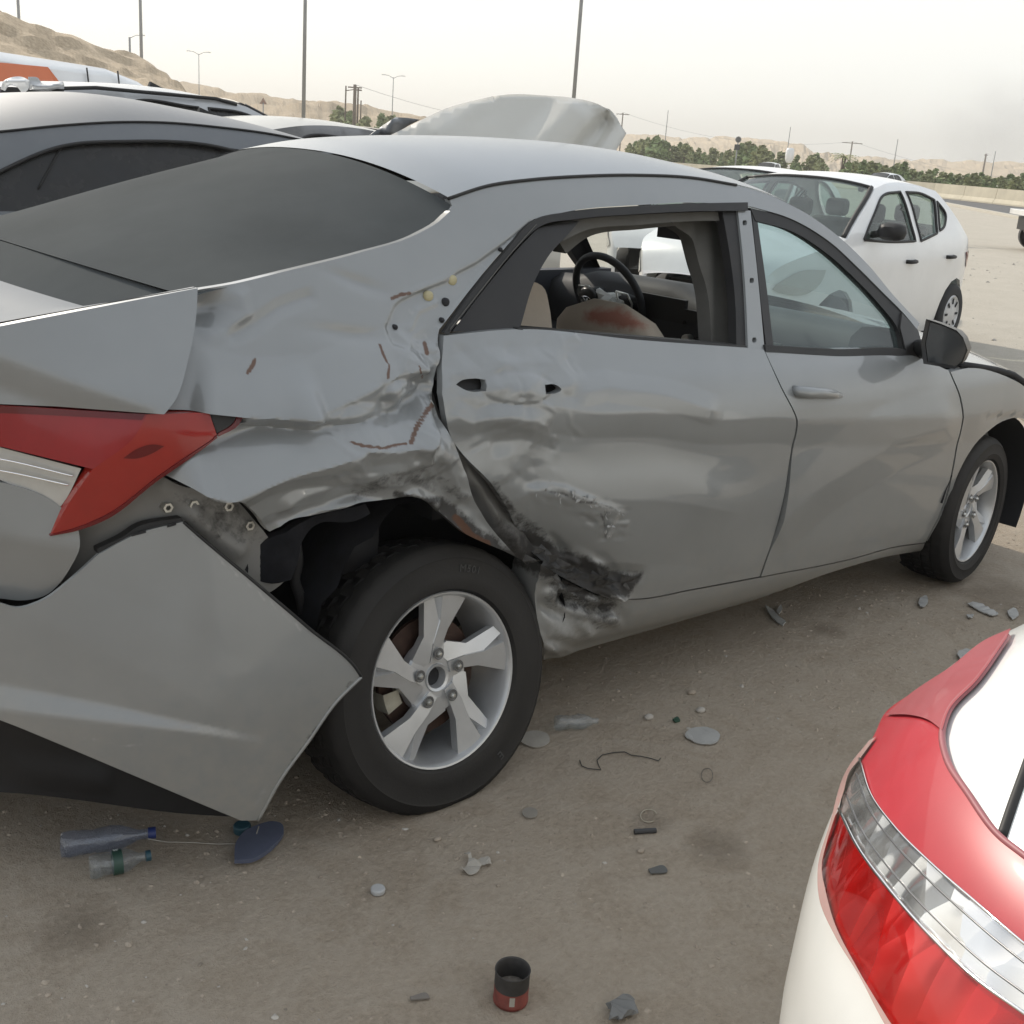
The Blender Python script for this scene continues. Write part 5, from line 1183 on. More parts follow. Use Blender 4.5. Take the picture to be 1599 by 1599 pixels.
# torn white wreck part showing left, and the car with the raised crumpled bonnet
def pxsheet(name,poly,depth,mat,parent,sp=6,folds_=(),th=.006,attr=None):
    """sheet-metal piece: outline and depth in metres along the sight line, folded in depth, with thickness"""
    P=dens(poly,sp); P2,T=tri2d(P,sp); d=depth(P2)+sum([tent(P2,pl,a,wu,wd,1.) for pl,a,wu,wd in folds_])
    V=np.array([at(x,y,k) for (x,y),k in zip(P2,d)])
    o=mk(name,V,T.tolist(),mat,parent); bm=bmesh.new(); bm.from_mesh(o.data)
    c=sum((f.normal.dot(Vector(EYE)-f.calc_center_median()) for f in bm.faces))
    if c<0: bmesh.ops.reverse_faces(bm,faces=bm.faces)
    bm.to_mesh(o.data); bm.free()
    m=o.modifiers.new('thick','SOLIDIFY'); m.thickness=th; m.offset=-1; return o
wk=at(40,200,9.0); WK=empty('wrecked_white_car',(wk[0],wk[1],gz(wk[0],wk[1])),'torn white body of a wrecked car sticking up behind the grey roof','car')
pxsheet('bent_lid',[(2,139,1),(4,128),(14,122),(40,122),(46,126,1),(44,140),(36,146,1),(28,137),(14,134),(8,142,1)],lambda q:9.+.004*q[:,0],M_white,WK,3,[([(4,128),(44,127)],-.1,6,8)])
pxsheet('crumpled_panel',[(44,131,1),(45,120,1),(60,122),(64,128),(100,130),(100,140,1),(72,142),(46,140,1)],lambda q:9.1+.004*q[:,0],M_silver,WK,3,[([(46,133),(70,136),(100,132)],-.15,6,8)])
pxsheet('dark_gap',[(40,137,1),(100,139,1),(100,152,1),(0,152,1),(4,140)],lambda q:9.4+0*q[:,0],M_black,WK,4)
MB().box((wk[0]+.3,wk[1]+.4,.95),(1.6,1.4,.9)).build('body_shell',M_white,WK)
hp=at(790,330,7.2); HU=empty('white_car_with_raised_bonnet',(hp[0],hp[1],gz(hp[0],hp[1])),'pale car with crumpled bonnet raised high behind the grey sedan\'s roof','car')
M_bon=paint('dusty_white_paint',(.44,.425,.38),dust=.35,wear=False,dustc=(.42,.39,.33))
pxsheet('raised_bonnet',[(600,216,1),(650,191),(700,168),(770,150,1),(800,147),(850,149),(895,153),(935,163),(957,177,1),(978,208,1),(955,246,1),(900,300,1),(610,300,1)],
  lambda q:6.6+.0016*(q[:,0]-600)-.0040*(q[:,1]-150),M_bon,HU,9,[([(905,150),(872,190),(835,225),(800,300)],-.10,60,30),([(957,177),(935,205),(911,236),(880,300)],.13,24,30),([(690,172),(720,160),(780,150)],.05,20,40),([(640,196),(690,215),(680,300)],-.05,40,60),([(775,150),(720,180),(670,215)],-.04,22,26)],.012)
pxsheet('bent_wing',[(577,212,1),(596,197),(617,183,1),(636,184),(656,187,1),(632,200),(606,230,1)],lambda q:6.5+.002*(q[:,0]-577),M_greyd,HU,5,[([(617,183),(604,212)],-.12,14,14)],.01)
MB().box((hp[0]-.2,hp[1]+1.0,.60),(2.6,1.4,.7),math.radians(20)).build('body_shell',M_bon,HU)
# small white car past the hatchback's windscreen
T,wn,b=std(4.2,1.47,1,'sedan',2.5); p=at(1128,300,14.5)
gcar('white_sedan',"white sedan half hidden behind the white hatchback's windscreen",'car',(p[0]+.9,p[1]-.2,0),math.radians(196),M_white,M_cglass,T,wn,hw=.85,wb=2.5,belt=b,R=.30,sp=.11,tumble=.2)
# far traffic
def farcar(px,py,dist,head,label,group,kind='sedan',mat=None,z=0.):
    T,wn,b=std(4.5,1.48 if kind=='sedan' else 1.7,1,kind,2.6); p=at(px,py,dist)
    return gcar('distant_white_car',label,'car',(p[0],p[1],z),head,mat or M_white,M_tint,T,wn,hw=.88,wb=2.6,belt=b,R=.32,sp=.22,group=group,tumble=.2,interior=False,mirrors=False,crown=(.03,.05,.05,.05))
gd='white cars on the far road'
farcar(1205,262,112,math.radians(200),'white SUV driving past the round road sign beyond the barrier',gd,'suv',z=-.1)
farcar(1392,285,92,math.radians(178),'white sedan on the road in front of the green bushes',gd,z=-.05)
farcar(527,186,125,math.radians(150),'white car with open boot beside the twin utility poles',gd,'suv',z=.4)
farcar(500,184,128,math.radians(100),'small white pickup next to the bushes at the foot of the ridge',gd,'suv',z=.4)
# truck corner at the picture's right side
tp_=onZ(1606,394); TR=LC('white_flatbed_truck',(tp_[0]+.65,tp_[1]+.05,0),math.radians(-52),'white flatbed truck with bare rear wheel on the pale sand','truck')
o=TR.mb(MB().box((1.6,0,.86),(4.4,1.9,.12)).box((1.6,-.9,1.0),(4.4,.06,.22)),'truck_bed',M_white); bevel(o,.01)
TR.mb(MB().box((1.6,0,.62),(4.2,.8,.3)),'chassis',M_black)
TR.mb(MB().box((-.52,-.7,.66),(.04,.42,.44)),'mud_flap',M_intg)
for x in(0,3.0):
    for s in(-1,1):
        w_=TR.mb(MB().lathe([(.17,-.01),(.30,.01),(.335,-.02),(.335,-.2)],28,Matrix.Translation((x,s*.86,.335))@(Matrix() if s<0 else Matrix.Rotation(math.pi,4,'Z'))),'wheel',M_rubf,None,True)
        TR.mb(MB().lathe([(.18,-.01),(.16,-.05),(.06,-.03),(.001,-.02)],20,Matrix.Translation((x,s*.86,.335))@(Matrix() if s<0 else Matrix.Rotation(math.pi,4,'Z'))),'wheel_rim',M_hub,w_,True)
# ------------------------------------------------------------------ barrier, plants, poles beyond the lot
M_conc=simple('barrier_concrete',(.52,.47,.36),.9,var=.12,scale=.8,bmp=.2,bscale=6)
M_pole=simple('galvanised_pole',(.26,.26,.25),.55,metal=.3,var=.1,scale=3); M_wood=simple('weathered_wood_pole',(.13,.10,.075),.85,var=.25,scale=4)
def jersey(a,b,h=.82):
    """one precast barrier block with sloping foot from a to b"""
    a=np.array(a[:2]);b=np.array(b[:2]); d=(b-a)/np.linalg.norm(b-a); n=np.array([-d[1],d[0]]); pr=[(-.30,0),(-.30,.10),(-.14,.34),(-.09,h),(.09,h),(.14,.34),(.30,.10),(.30,0)]
    m=MB(); V=[(*(q+n*u),z) for q in(a+d*.02,b-d*.02) for u,z in pr]; k=len(pr)
    m.add(V,[(i,(i+1)%k,k+(i+1)%k,k+i) for i in range(k)]+[tuple(range(k)),tuple(range(2*k-1,k-1,-1))]); return m
line=[at(940,240,128),at(1072,251,118),at(1200,265,108),at(1330,276,98),at(1474,290,88),at(1599,302,79),at(1800,320,70),at(2050,345,62)]
bl=np.array([p[:2] for p in line]); cum=np.r_[0,np.cumsum(np.linalg.norm(np.diff(bl,axis=0),axis=1))]
tot=cum[-1]; nb=int(tot/4.0); pts=[np.array([np.interp(tot*i/nb,cum,bl[:,k]) for k in(0,1)]) for i in range(nb+1)]
for i in range(nb):
    o=jersey(pts[i],pts[i+1],1.0).build('concrete_barrier',M_conc,loc=(*pts[i],0))
    tag(o,'sloped beige concrete barrier block in the line along the road','barrier','barrier blocks along the road')
# shorter white blocks nearer the lot
for i in range(6):
    a=at(1028+i*15,270+i*1.5,66); b_=at(1028+i*15+12,270.5+i*1.5,66)
    o=MB().box(((a[0]+b_[0])/2,(a[1]+b_[1])/2,.42),(np.linalg.norm((b_-a)[:2]),.35,.84),math.atan2(b_[1]-a[1],b_[0]-a[0])).build('white_block',simple('white_block_paint_%d'%i,(.62,.58,.48),.9),loc=((a[0]+b_[0])/2,(a[1]+b_[1])/2,0)); bevel(o,.05)
    tag(o,'low pale concrete block in a row with gaps, in front of the barrier','block','pale blocks with gaps')
# bushes
M_leaf=simple('dark_green_foliage',(.22,.28,.12),.85,var=.4,scale=1.5); M_leaf2=simple('olive_foliage',(.29,.31,.15),.85,var=.4,scale=1.5); M_trunk=simple('thin_trunk_bark',(.10,.075,.05),.9)
def bush_mesh(seed,h,wd,nl=420,cone=.6):
    r=np.random.RandomState(seed); V=[];F=[]
    lob=[(r.uniform(-.35,.35)*wd,r.uniform(-.35,.35)*wd,r.uniform(.3,.75)*h,r.uniform(.25,.45)) for _ in range(7)]+[(0,0,h*.82,.22)]
    for k in range(nl):
        lx,ly,lz,lr=lob[r.randint(len(lob))]; u=r.normal(size=3); u/=np.linalg.norm(u); rad=lr*(.55+.45*r.rand())
        c=np.array([lx+u[0]*rad*wd*.8,ly+u[1]*rad*wd*.8,lz+u[2]*rad*h*.62]); 
        if c[2]<.12: c[2]=.12+.1*r.rand()
        if c[2]>h: c[2]=h*r.uniform(.9,1.)
        t=c[2]/h; c[:2]*=1-cone*max(0,t-.35)
        s=r.uniform(.09,.20)*h/2.2; a=r.normal(size=3); a/=np.linalg.norm(a); b=np.cross(a,r.normal(size=3)); b/=np.linalg.norm(b)
        i=len(V); V+=[tuple(c+a*s),tuple(c+b*s*.6),tuple(c-a*s),tuple(c-b*s*.6)]; F.append((i,i+1,i+2,i+3))
    me=bpy.data.meshes.new('crown'); me.from_pydata(V,[],F); me.update(); return me
bm_=[bush_mesh(i,1.,.42+.1*(i%3),520,(.75,.5,.3)[i%3]) for i in range(6)]
for i,me in enumerate(bm_): me.materials.append(M_leaf if i%2 else M_leaf2)
tm=MB().tube([(0,0,0),(.01,.0,.2),(-.01,.01,.6)],[.035,.03,.012],6); tmo=mk('trunk',tm.v,tm.f,M_trunk); tme=tmo.data; bpy.data.objects.remove(tmo)
def bush(px,py_top,dist,seed,label,group,wf=1.):
    p=at(px,py_top,dist); h=max(.8,p[2]+.0); r=np.random.RandomState(seed)
    e=empty('roadside_bush',(p[0],p[1],0),label,'bush',group)
    for nm,me in(('crown',bm_[seed%6]),('trunk',tme)):
        o=bpy.data.objects.new(nm,me); col.objects.link(o); o.parent=e; s=h; o.scale=(s*wf*r.uniform(1.15,1.5),s*wf*r.uniform(1.15,1.5),s); o.rotation_euler=(0,0,r.rand()*6.3)
B1=[(984,222),(994,218),(1003,214),(1012,213),(1018,216),(1026,210),(1034,216),(1044,220),(1054,225),(1063,220),(1071,222),(1080,229),(1092,229),(1100,236),(1114,228),(1128,236),(1140,232)]
for i,(x,y) in enumerate(B1): bush(x,y,134+3*math.sin(i*2.3),i,'dense green bush in the clump behind the barrier, between raised bonnet and road sign','bushes between bonnet and sign',.9)
B2=[(1158,222),(1168,219),(1178,226),(1192,224),(1206,236),(1222,234),(1246,240),(1268,240),(1277,238),(1284,246)]
for i,(x,y) in enumerate(B2): bush(x,y,126+3*math.sin(i*1.7),i+3,'green bush behind the white SUV between the road sign and the palm','bushes between sign and palm')
B3=[(1326,250),(1338,249),(1350,248),(1360,250),(1372,253),(1384,256),(1396,257),(1406,252),(1414,250),(1425,262),(1440,266),(1452,263),(1462,261),(1474,266),(1486,268),(1498,270),(1512,270),(1524,268),(1534,267),(1543,272),(1554,277),(1566,274),(1580,270),(1590,274),(1600,268),(1612,274),(1626,272)]
for i,(x,y) in enumerate(B3): bush(x,y,104-.02*(x-1326)+3*math.sin(i*2.1),i+1,'green bush in the long row behind the barrier, past the palm','bushes past the palm',1.05)
for i,(x,y,d) in enumerate([(530,163,136),(548,170,132),(572,178,130),(596,175,128),(610,178,128)]): bush(x,y,d,i,'dusty green bush growing at the foot of the utility poles','bushes by the utility poles')
# small date palm
pp_=at(1316,262,106); PALM=empty('date_palm',(pp_[0],pp_[1],0),'small date palm with feathery crown among the bushes','palm')
ph=at(1316,247,106)[2]
MB().tube([pp_*np.array([1,1,0]),(pp_[0],pp_[1],ph)],[.22,.18],8).build('trunk',M_trunk,PALM,True)
for k in range(22):
    a=2*math.pi*k/22; el=.2+.9*((k*7)%22)/22; L_=1.5; pts=[]
    for t in np.linspace(0,1,7): pts.append((pp_[0]+math.cos(a)*L_*t*math.cos(el*(1-.6*t)),pp_[1]+math.sin(a)*L_*t*math.cos(el*(1-.6*t)),ph+L_*t*math.sin(el)-1.1*t*t*.9))
    m=MB(); 
    for i in range(6):
        p0,p1=np.array(pts[i]),np.array(pts[i+1]); sd_=np.cross(p1-p0,[0,0,1]); sd_/=np.linalg.norm(sd_)+1e-9; w0=.16*(1-i/7.)
        m.add([p0,p1,p0+sd_*w0-np.array([0,0,.06]),p0-sd_*w0-np.array([0,0,.06])],[(0,1,2),(0,3,1)])
    m.build('frond',M_leaf2,PALM)
# poles: (bottom px, top px, distance, radius, kind)
def pole(name,bx,by,tx,ty,dist,r,label,cat='lamp post',mat=None,arms=0,base0=True,group=None,extra=0.):
    b=at(bx,by,dist); t=at(tx,ty,dist); zb=0 if base0 else b[2]; zt=t[2]+extra
    e=empty(name,(b[0],b[1],zb),label,cat,group)
    m=MB().tube([(b[0],b[1],zb),(b[0],b[1],zt)],[r,r*.7],10); m.build('shaft',mat or M_pole,e,True)
    if base0: MB().box((b[0],b[1],.1),(r*4,r*4,.2)).build('base_plate',mat or M_pole,e)
    if arms:
        for s in((-1,1) if arms==2 else (1,)):
            q=(b[0]+RT[0]*s*1.2,b[1]+RT[1]*s*1.2,zt+.25); MB().tube([(b[0],b[1],zt-.1),((b[0]+q[0])/2,(b[1]+q[1])/2,zt+.2),q],[.035,.03,.03],6).build('arm',mat or M_pole,e,True)
            MB().box(q,(.4,.4,.08)).build('lamp_head',M_hub,e)
    return e
pole('lamp_post',474,178,475.4,-30,44,.075,'tall grey lamp post standing behind the dark sedan with pale roof',arms=2,extra=4)
pole('lamp_post',895,165,909,-30,40,.075,'tall grey lamp post rising behind the raised bonnet',arms=2,extra=4)
pole('lamp_post',221,92,218.4,-20,88,.13,'lamp post rising from behind the edge of the rocky hill',arms=2,extra=3)
pole('lamp_post',30,40,27.5,-20,86,.12,'lamp post behind the top of the rocky hill',arms=1,extra=2)
pole('lamp_post',203,88,202,58,120,.14,'short lamp with drooping head peeking over the rocky hill',arms=1)
pole('lamp_post',311,150,309.5,84,150,.06,'pale thin lamp post where the rocky hill meets the far ridge',arms=2)
pole('lamp_post',612,188,614.5,121,150,.07,'twin-armed lamp post between the utility poles and the raised bonnet',arms=2)
for bx,by,tx,ty,d in((1039,216,1042,172,230),(1230,232,1234,198,230),(1396,256,1402,217,220),(1547,278,1554,236,210)): pole('lamp_post',bx,by,tx,ty,d,.11,'thin grey lamp post in the line beyond the bushes','lamp post',None,0,True,'lamp posts beyond the bushes')
# utility poles with crossarm and wires
def upole(bx,by,tx,ty,d,r,label,group=None,arm=1.6):
    b=at(bx,by,d); t=at(tx,ty,d); e=empty('utility_pole',(b[0],b[1],0),label,'utility pole',group)
    MB().tube([(b[0],b[1],0),(b[0],b[1],t[2])],[r,r*.8],8).build('shaft',M_wood,e,True)
    if arm: MB().tube([(b[0]-RT[0]*arm/2,b[1]-RT[1]*arm/2,t[2]-.3),(b[0]+RT[0]*arm/2,b[1]+RT[1]*arm/2,t[2]-.3)],.07,6).build('crossarm',M_wood,e,True)
    return t
u1=upole(539,184,540.5,134,132,.10,'slim braced pole of the utility frame near the white cars',arm=0)
u2=upole(553,186,554,132,130,.22,'thick dark utility pole of the twin frame by the white cars',arm=1.5)
u2b=upole(558,186,558.5,136,131,.12,'thinner pole leaning against the thick utility pole',arm=.8)
u3=upole(563,184,564,157,134,.10,'short stub pole beside the twin utility frame',arm=0)
u4=upole(970,208,974,176,230,.14,'utility pole with crossarm beside the raised bonnet\'s bent corner',arm=2.5)
u5=upole(1327,250,1332,221,240,.16,'utility pole with crossarm standing past the date palm',arm=4)
u6=upole(1535,268,1537,240,300,.25,'stubby pole with box top on the distant sand',arm=1)
o=MB().tube([(u1[0],u1[1],u1[2]-.5),(u2[0],u2[1],u2[2]-.5)],.05,5).build('cross_brace',M_wood,loc=u1); tag(o,'horizontal brace joining the slim and thick utility poles','brace')
def wire(a,b,sag,label):
    a=np.array(a);b=np.array(b); P=[tuple(a+(b-a)*t-np.array([0,0,sag*4*t*(1-t)])) for t in np.linspace(0,1,17)]
    o=MB().tube(P,.022,4).build('overhead_wire',simple('wire_grey_%d'%int(a[0]*7),(.30,.30,.29),.7),loc=a,smooth=True); tag(o,label,'wire')
wire(u2,u4,3.,'overhead wire running from the thick utility pole towards the raised bonnet')
wire(u4,u5,2.5,'overhead wire strung above the bushes between two utility poles')
wire(u5,at(1700,285,260),2.,'overhead wire leaving the utility pole past the palm')
# round road sign seen from behind, with a small plate
sg=at(1149,250,74); SG=empty('road_sign',(sg[0],sg[1],0),'round road sign with a small plate below on a grey post','road sign')
zt=at(1153,213,74)[2]
MB().tube([(sg[0],sg[1],0),(sg[0],sg[1],zt)],.045,8).build('post',M_pole,SG,True)
def disc(c,r,mat,nm,par,n=28):
    a_=np.array([RT[0],RT[1],0]); a_/=np.linalg.norm(a_); f=np.array([FW[0],FW[1],0]); f/=np.linalg.norm(f)
    m=MB(); V=[tuple(np.array(c)+a_*r*math.cos(t)+np.array([0,0,r*math.sin(t)])+f*k) for k in(-.02,.02) for t in np.linspace(0,2*math.pi,n,endpoint=False)]
    m.add(V,[tuple(range(n)),tuple(range(2*n-1,n-1,-1))]+[(i,(i+1)%n,n+(i+1)%n,n+i) for i in range(n)]); return m.build(nm,mat,par)
cs=at(1153,218,73.8); ds=disc(cs,.19,simple('sign_back',(.34,.33,.31),.6),'sign_disc',SG)
cs2=at(1153,218,73.7); disc(cs2,.15,simple('sign_inner',(.10,.10,.10),.6),'sign_face',ds)
p2=at(1151,230,73.8); a_=math.atan2(RT[1],RT[0]); MB().box(p2,(.34,.03,.34),a_).build('sign_plate',simple('plate_dark',(.06,.06,.06),.5),SG)
# warning triangle by the far ridge
tg=at(411,160,110); TG=empty('warning_sign',(tg[0],tg[1],0),'triangular warning sign on a thin post before the far ridge','road sign')
MB().tube([(tg[0],tg[1],0),(tg[0],tg[1],tg[2])],.05,6).build('post',M_pole,TG,True)
r3=[np.array([RT[0],RT[1],0])*x+np.array([0,0,z]) for x,z in((-.34,-.14),(.34,-.14),(0,.42))]
MB().add([tg+p for p in r3]+[tg+p+np.array([.03,.03,0]) for p in r3],[(0,1,2),(5,4,3),(0,3,4,1),(1,4,5,2),(2,5,3,0)]).build('sign_face',simple('brown_sign',(.24,.15,.11),.8),TG)
# rounded white tank beside the road
tk=at(1232,250,100); o=MB().lathe([(.001,.60),(.22,.55),(.34,.3),(.36,0),(.34,-.4),(.25,-.6),(.001,-.62)],20,Matrix.Translation((tk[0],tk[1],at(1232,243,100)[2]))@Matrix.Rotation(math.radians(90),4,'X')).build('water_tank',M_white,loc=(tk[0],tk[1],0),smooth=True); tag(o,'rounded white tank standing by the road beside the white SUV','tank')
# smoke drifting over the far desert
sc_=at(1580,215,900)
bm=bmesh.new(); bmesh.ops.create_icosphere(bm,subdivisions=4,radius=1)
from mathutils import noise as mn
for v in bm.verts:
    n_=1+.35*mn.fractal(v.co*1.6+Vector((3,1,7)),1.,2.,4); v.co*=n_
me=bpy.data.meshes.new('smoke'); bm.to_mesh(me); bm.free()
sm_=bpy.data.objects.new('smoke_plume',me); col.objects.link(sm_); sm_.location=at(1570,196,900); sm_.scale=(62,50,48); sm_.rotation_euler=(0,0,math.atan2(RT[1],RT[0]))
m=bpy.data.materials.new('smoke'); m.use_nodes=True; t=m.node_tree; t.nodes.clear(); out=N(t,'ShaderNodeOutputMaterial'); pv=N(t,'ShaderNodeVolumePrincipled')
pv.inputs['Color'].default_value=(.50,.51,.55,1); pv.inputs['Anisotropy'].default_value=.2
tc=N(t,'ShaderNodeTexCoord'); n_=noise(t,1.7,5,.6,vec=tc.outputs['Object']); ln=N(t,'ShaderNodeVectorMath',operation='LENGTH'); t.links.new(tc.outputs['Object'],ln.inputs[0])
fo=mth(t,'SUBTRACT',1.,ln.outputs['Value'],True); fo.node.use_clamp=True
dn=mth(t,'MULTIPLY',mth(t,'MULTIPLY',ramp(t,n_.outputs[0],[(.36,0.),(.72,1.)]).outputs[0],fo),.020)
t.links.new(dn,pv.inputs['Density']); t.links.new(pv.outputs[0],out.inputs['Volume']); me.materials.append(m); tag(sm_,'pale grey smoke drifting above the distant desert','smoke',kind='stuff')
# ------------------------------------------------------------------ white car close by: rear corner with tail lamp
NR=empty('near_white_sedan',(.5,-2.9,0),'white sedan\'s rear corner with big red and clear tail lamp','car')
NY,NX,NRAD,NZO,NK=-2.186,-1.0,.673,.12,1.25
def ninset(z): return crom(np.asarray(z)-NZO,[.0,.2,.35,.5,.65,.78,.88,.96,1.02,1.06,1.085,1.10],[.12,.06,.02,.0,0.]+[NK*v for v in(.012,.045,.10,.18,.30,.50,.80)])
def nf(p):
    """>0 outside the rounded corner, at height z"""
    qx=(NX+NRAD)-p[:,0]; qy=p[:,1]-(NY-NRAD)
    return np.hypot(np.maximum(qx,0),np.maximum(qy,0))+np.minimum(np.maximum(qx,qy),0)-NRAD+ninset(p[:,2])
def nhit(pts,off=0.):
    pts=np.asarray(pts,float); d=FW[None]+((pts[:,0]-799.5)/CAM['f'])[:,None]*RT-((pts[:,1]-CAM['cy'])/CAM['f'])[:,None]*UP
    t=np.full(len(pts),.25); best=t.copy(); bv=np.full(len(pts),1e9); done=np.zeros(len(pts),bool)
    for _ in range(420):
        p=EYE+d*t[:,None]; v=nf(p)-off
        v=np.where(p[:,2]<1.099+NZO,v,.05)
        k=(v<bv)&~done; bv=np.where(k,v,bv); best=np.where(k,t,best)
        done|=v<=.0004; t=np.where(done,t,t+np.clip(v*.35,.0005,.02))
    t=np.where(done,t,best)
    for _ in range(60):
        v=nf(EYE+d*t[:,None])-off; t=np.where(done,t+np.clip(v*.4,-.01,.01),t)
    return EYE+d*t[:,None]
# body shell
def ring(ins):
    P=[]
    for x in(2.6,1.8,1.2,.8,.5,.3,.1,-.05,-.2,-.35): 
        if x>NX+NRAD+.02: P.append((x,NY-ins))
    for a in np.linspace(90,180,70): P.append((NX+NRAD+(NRAD-ins)*math.cos(math.radians(a)),NY-NRAD+(NRAD-ins)*math.sin(math.radians(a))))
    for y in(-2.8,-3.1,-3.4,-3.6): P.append((NX+ins,y))
    return P
zs_=list(np.r_[.08,.15,.22,.30,.40,.5,.6,np.linspace(.66,1.085,60)])
V=[];n=None
for z in zs_:
    P=ring(min(.66,float(ninset(np.array([z+NZO]))[0]))); n=len(P); V+=[(x,y,z+NZO) for x,y in P]
F=[(i*n+j,i*n+j+1,(i+1)*n+j+1,(i+1)*n+j) for i in range(len(zs_)-1) for j in range(n-1)]
c=len(V); V.append((.8,-3.0,1.10+NZO)); F+=[((len(zs_)-1)*n+j,(len(zs_)-1)*n+j+1,c) for j in range(n-1)]
M_nw=paint('clean_white_paint',(.80,.80,.77),dust=.06,wear=False,rough=.3)
bod=mk('body',V,F,M_nw,NR); bm=bmesh.new(); bm.from_mesh(bod.data); bmesh.ops.recalc_face_normals(bm,faces=bm.faces); bm.to_mesh(bod.data); bm.free()
def ncast(name,poly,mat,off=.006,sp=7,parent=None,folds_=()):
    P=dens(poly,sp); P2,T=tri2d(P,sp); V=nhit(P2,off)
    if folds_:
        d=sum([tent(P2,pl,a,wu,wd,1.) for pl,a,wu,wd in folds_]); dr=(EYE-V); dr/=np.linalg.norm(dr,axis=1)[:,None]; V=V+dr*d[:,None]
    o=mk(name,V,T.tolist(),mat,parent or NR); bm=bmesh.new(); bm.from_mesh(o.data)
    if sum(f.normal.dot(Vector(EYE)-f.calc_center_median()) for f in bm.faces)<0: bmesh.ops.reverse_faces(bm,faces=bm.faces)
    bm.to_mesh(o.data); bm.free(); return o
def facet_mat(name,c,metal,rough,sc,strength,sss=0,coat=1.,vc=None):
    m,t,b=new_mat(name); tc=N(t,'ShaderNodeTexCoord'); mp=N(t,'ShaderNodeMapping'); mp.inputs['Scale'].default_value=(sc*1.6,sc*2.,sc*.5); t.links.new(tc.outputs['Object'],mp.inputs[0])
    v=N(t,'ShaderNodeTexVoronoi'); v.inputs['Scale'].default_value=1.; t.links.new(mp.outputs[0],v.inputs['Vector'])
    n=noise(t,4,6,.6); w_=N(t,'ShaderNodeTexWave'); w_.inputs['Scale'].default_value=sc*.35; w_.inputs['Distortion'].default_value=2.5; t.links.new(tc.outputs['Object'],w_.inputs['Vector'])
    cc=mix(t,ramp(t,v.outputs['Distance'],[(.1,0.),(.7,1.)]).outputs[0],tuple(x*.55 for x in c),c); t.links.new(cc,b.inputs['Base Color'])
    b.inputs['Metallic'].default_value=metal; b.inputs['Roughness'].default_value=rough; b.inputs['Coat Weight'].default_value=coat; b.inputs['Coat Roughness'].default_value=.03
    h=mth(t,'ADD',v.outputs['Distance'],mth(t,'MULTIPLY',w_.outputs['Fac'],.5)); bump(t,b,h,strength,.02)
    return m
M_nred=lens('near_lamp_red',(.46,.035,.048),.35,.05); M_nred.node_tree.nodes['Principled BSDF'].inputs['Coat Weight'].default_value=.35; M_nred2=facet_mat('near_lamp_reflector_red',(.62,.014,.012),.5,.16,15,.40); M_nclr=facet_mat('near_lamp_clear',(.78,.78,.77),.8,.10,14,.35); M_nrim=lens('lamp_rim_plastic',(.55,.36,.33),.2,.1)
LOW=[(1310,1263,1),(1338,1320),(1386,1385),(1456,1464),(1526,1530),(1599,1582),(1700,1655,1)]
UPc=[(1342,1184,1),(1360,1241),(1395,1289),(1456,1350),(1522,1407),(1599,1473),(1700,1550,1)]
nl=ncast('tail_lamp',[(1578,982,1),(1538,1000),(1484,1042),(1424,1082),(1380,1116),(1366,1146)]+UPc+[(1700,1412,1),(1599,1336),(1561,1306),(1513,1241),(1478,1184),(1471,1145),(1482,1110),(1526,1062),(1572,996,1)],M_nred,.010,8,None,[([(1386,1121),(1440,1118),(1472,1140)],-.006,10,10)])
ncast('clear_band',UPc+LOW[::-1]+[(1316,1237),(1325,1206)],M_nclr,.008,6,nl)
ncast('red_reflector',LOW+[(1700,1800,1),(1480,1700,1),(1386,1591),(1338,1512),(1301,1438),(1288,1390),(1282,1355),(1290,1315),(1301,1280)],M_nred2,.008,6,nl)
ncast('lamp_rim',[(1357,1156,1),(1322,1202),(1296,1285),(1277,1355),(1279,1403),(1305,1464),(1340,1521),(1380,1597),(1450,1700,1),(1464,1700,1),(1387,1592,1),(1339,1512),(1302,1438),(1289,1390),(1283,1355),(1291,1315),(1302,1280),(1317,1237),(1326,1206),(1343,1184,1),(1368,1150,1)],M_nrim,.013,5,nl)
for pl,r in(([(1342,1184),(1360,1241),(1395,1289),(1456,1350),(1522,1407),(1599,1473),(1700,1550)],.0012),([(1310,1263),(1338,1320),(1386,1385),(1456,1464),(1526,1530),(1599,1582),(1700,1655)],.0016)):
    MB().tube(nhit(dens(pl,10,False),.013),r,6).build('lens_rib',M_chrome,nl,True)
ua=dens([p[:2] for p in UPc],10,False); la=dens([p[:2] for p in LOW],10,False)
def rs_(a,n=40):
    L_=np.r_[0,np.cumsum(np.linalg.norm(np.diff(a,axis=0),axis=1))]; t=np.linspace(0,L_[-1],n); return np.stack([np.interp(t,L_,a[:,k]) for k in(0,1)],1)
ua,la=rs_(ua),rs_(la)
M_rib=simple('lens_inner_rib',(.16,.16,.165),.3,metal=.6)
for f in(.30,.72): MB().tube(nhit(ua*(1-f)+la*f+np.array([6*(1-f),0]),.0085),.0009,5).build('inner_rib',M_rib,nl,True)
M_tip=lens('milky_lamp_tip',(.36,.075,.085),.4,.05); M_tip.node_tree.nodes['Principled BSDF'].inputs['Coat Weight'].default_value=.3
ncast('upper_lens_tip',[(1578,981,1),(1538,999),(1484,1041),(1424,1081),(1382,1116,1),(1420,1116),(1450,1124),(1471,1140,1),(1481,1110),(1525,1062),(1572,996,1)],M_tip,.0125,7,nl)
MB().tube(nhit(dens([(1574,994),(1526,1062),(1482,1110),(1471,1145),(1478,1184),(1513,1241),(1561,1306),(1599,1336),(1680,1398)],9,False),.008),.0032,6).build('lamp_gasket',simple('gasket_brown',(.30,.10,.11),.5),nl,True)
MB().tube(nhit(dens([(1564,1308),(1582,1255),(1600,1205),(1630,1120)],9,False),.001),.0045,6).build('boot_gap',M_black,bod,True)
